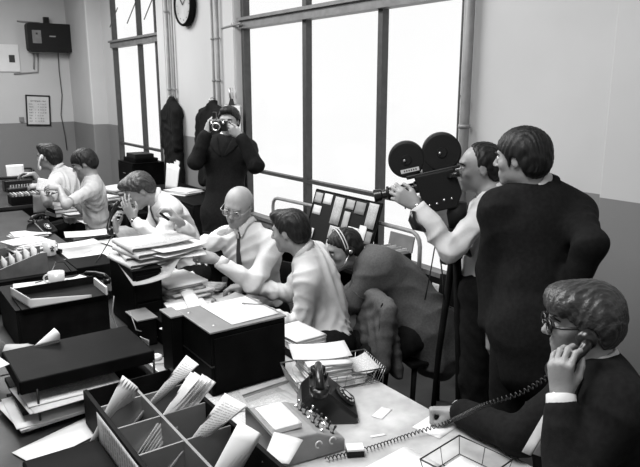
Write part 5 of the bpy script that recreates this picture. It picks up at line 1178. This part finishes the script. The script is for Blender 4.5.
bx('battery_pouch', (0, 0, 0), (.075, .05, .17), 'black', bevel=.012, label='black pouch hanging at the belt of the film camera person', cat='pouch').location = V((2.215, 2.097, 1.147))

# headset of the leaning figure; camera of the photographer
q = p7; H7 = lambda x, y, z: q['head']+q['RH'] @ V((x, y, z)); o7 = q['head']; hd = empty('headset', tuple(o7), 0, 'pale metal headset worn by the person in the grey jacket', 'headset')
for dx in (0, .016): bm = B(); tube(bm, [H7(s_*.098*math.sin(a)*(1), -.0+dx, .030+.104*math.cos(a))-o7 for s_, a in [(1, t_) for t_ in [-1.75+3.5*i/24 for i in range(25)]]], .0035, 6); bmobj('headband', bm, 'china', hd, True)
for s_ in (-1, 1):
    bm = B(); lathe(bm, [(0, 0), (.026, 0), (.030, .006), (.030, .018), (.022, .026), (0, .028)], 22, Matrix.Translation(H7(s_*.078, -.004, -.004)-o7) @ aim(q['RH'] @ V((s_, 0, 0)))); ec = bmobj('earphone', bm, 'black', hd, True)
    bm = B(); lathe(bm, [(0, 0), (.013, 0), (.011, .004), (0, .005)], 16, Matrix.Translation(H7(s_*.106, -.004, -.004)-o7) @ aim(q['RH'] @ V((s_, 0, 0)))); bmobj('earphone_cap', bm, 'chrome', ec, True)
bm = B(); tube(bm, [H7(-.10, .01, -.02)-o7, H7(-.085, .06, -.075)-o7, H7(-.045, .105, -.085)-o7], .003, 6); tube(bm, [H7(-.045, .105, -.085)-o7, H7(-.030, .115, -.083)-o7], .009, 10); bmobj('microphone_arm', bm, 'steel', hd, True)
q = p4; c4 = V((2.353, 4.743, 1.677)); mc = Matrix((q['RH'] @ V((1, 0, 0)), q['RH'] @ V((0, 1, 0)), q['RH'] @ V((0, 0, 1)))).transposed().to_4x4()
t = empty('stills_camera', tuple(c4), 0, 'small camera held to the eye by the standing photographer', 'camera')
def c4m(nm, bm, m, sm=False, bv=0, par=None): bm.transform(mc); return bmobj(nm, bm, m, par or t, sm, bv)
bm = B(); box(bm, (-.062, -.03, -.035), (.062, .012, .035)); c4m('camera_body', bm, 'blackmatt', False, .005)
bm = B(); box(bm, (-.062, -.028, .035), (.062, .010, .045)); c4m('top_plate', bm, 'chrome', False, .003)
bm = B(); lathe(bm, [(0, .01), (.027, .01), (.027, .03), (.030, .032), (.030, .05), (.024, .052), (.020, .044), (0, .044)], 28, Matrix.Rotation(-PI/2, 4, 'X')); ls = c4m('lens', bm, 'chrome', True)
bm = B(); lathe(bm, [(0, .0445), (.019, .0445), (0, .048)], 20, Matrix.Rotation(-PI/2, 4, 'X')); c4m('lens_glass', bm, 'glass', True, par=ls)
for x in (-.042, .042): bm = B(); lathe(bm, [(0, .01), (.010, .01), (.010, .018), (0, .018)], 14, Matrix.Translation((x, 0, .022)) @ Matrix.Rotation(-PI/2, 4, 'X')); c4m('viewfinder_window', bm, 'chrome', True)
bm = B(); box(bm, (.012, -.025, .045), (.040, .0, .095)); c4m('accessory_finder', bm, 'black', False, .004)
t.scale = (1.15, 1.15, 1.15)
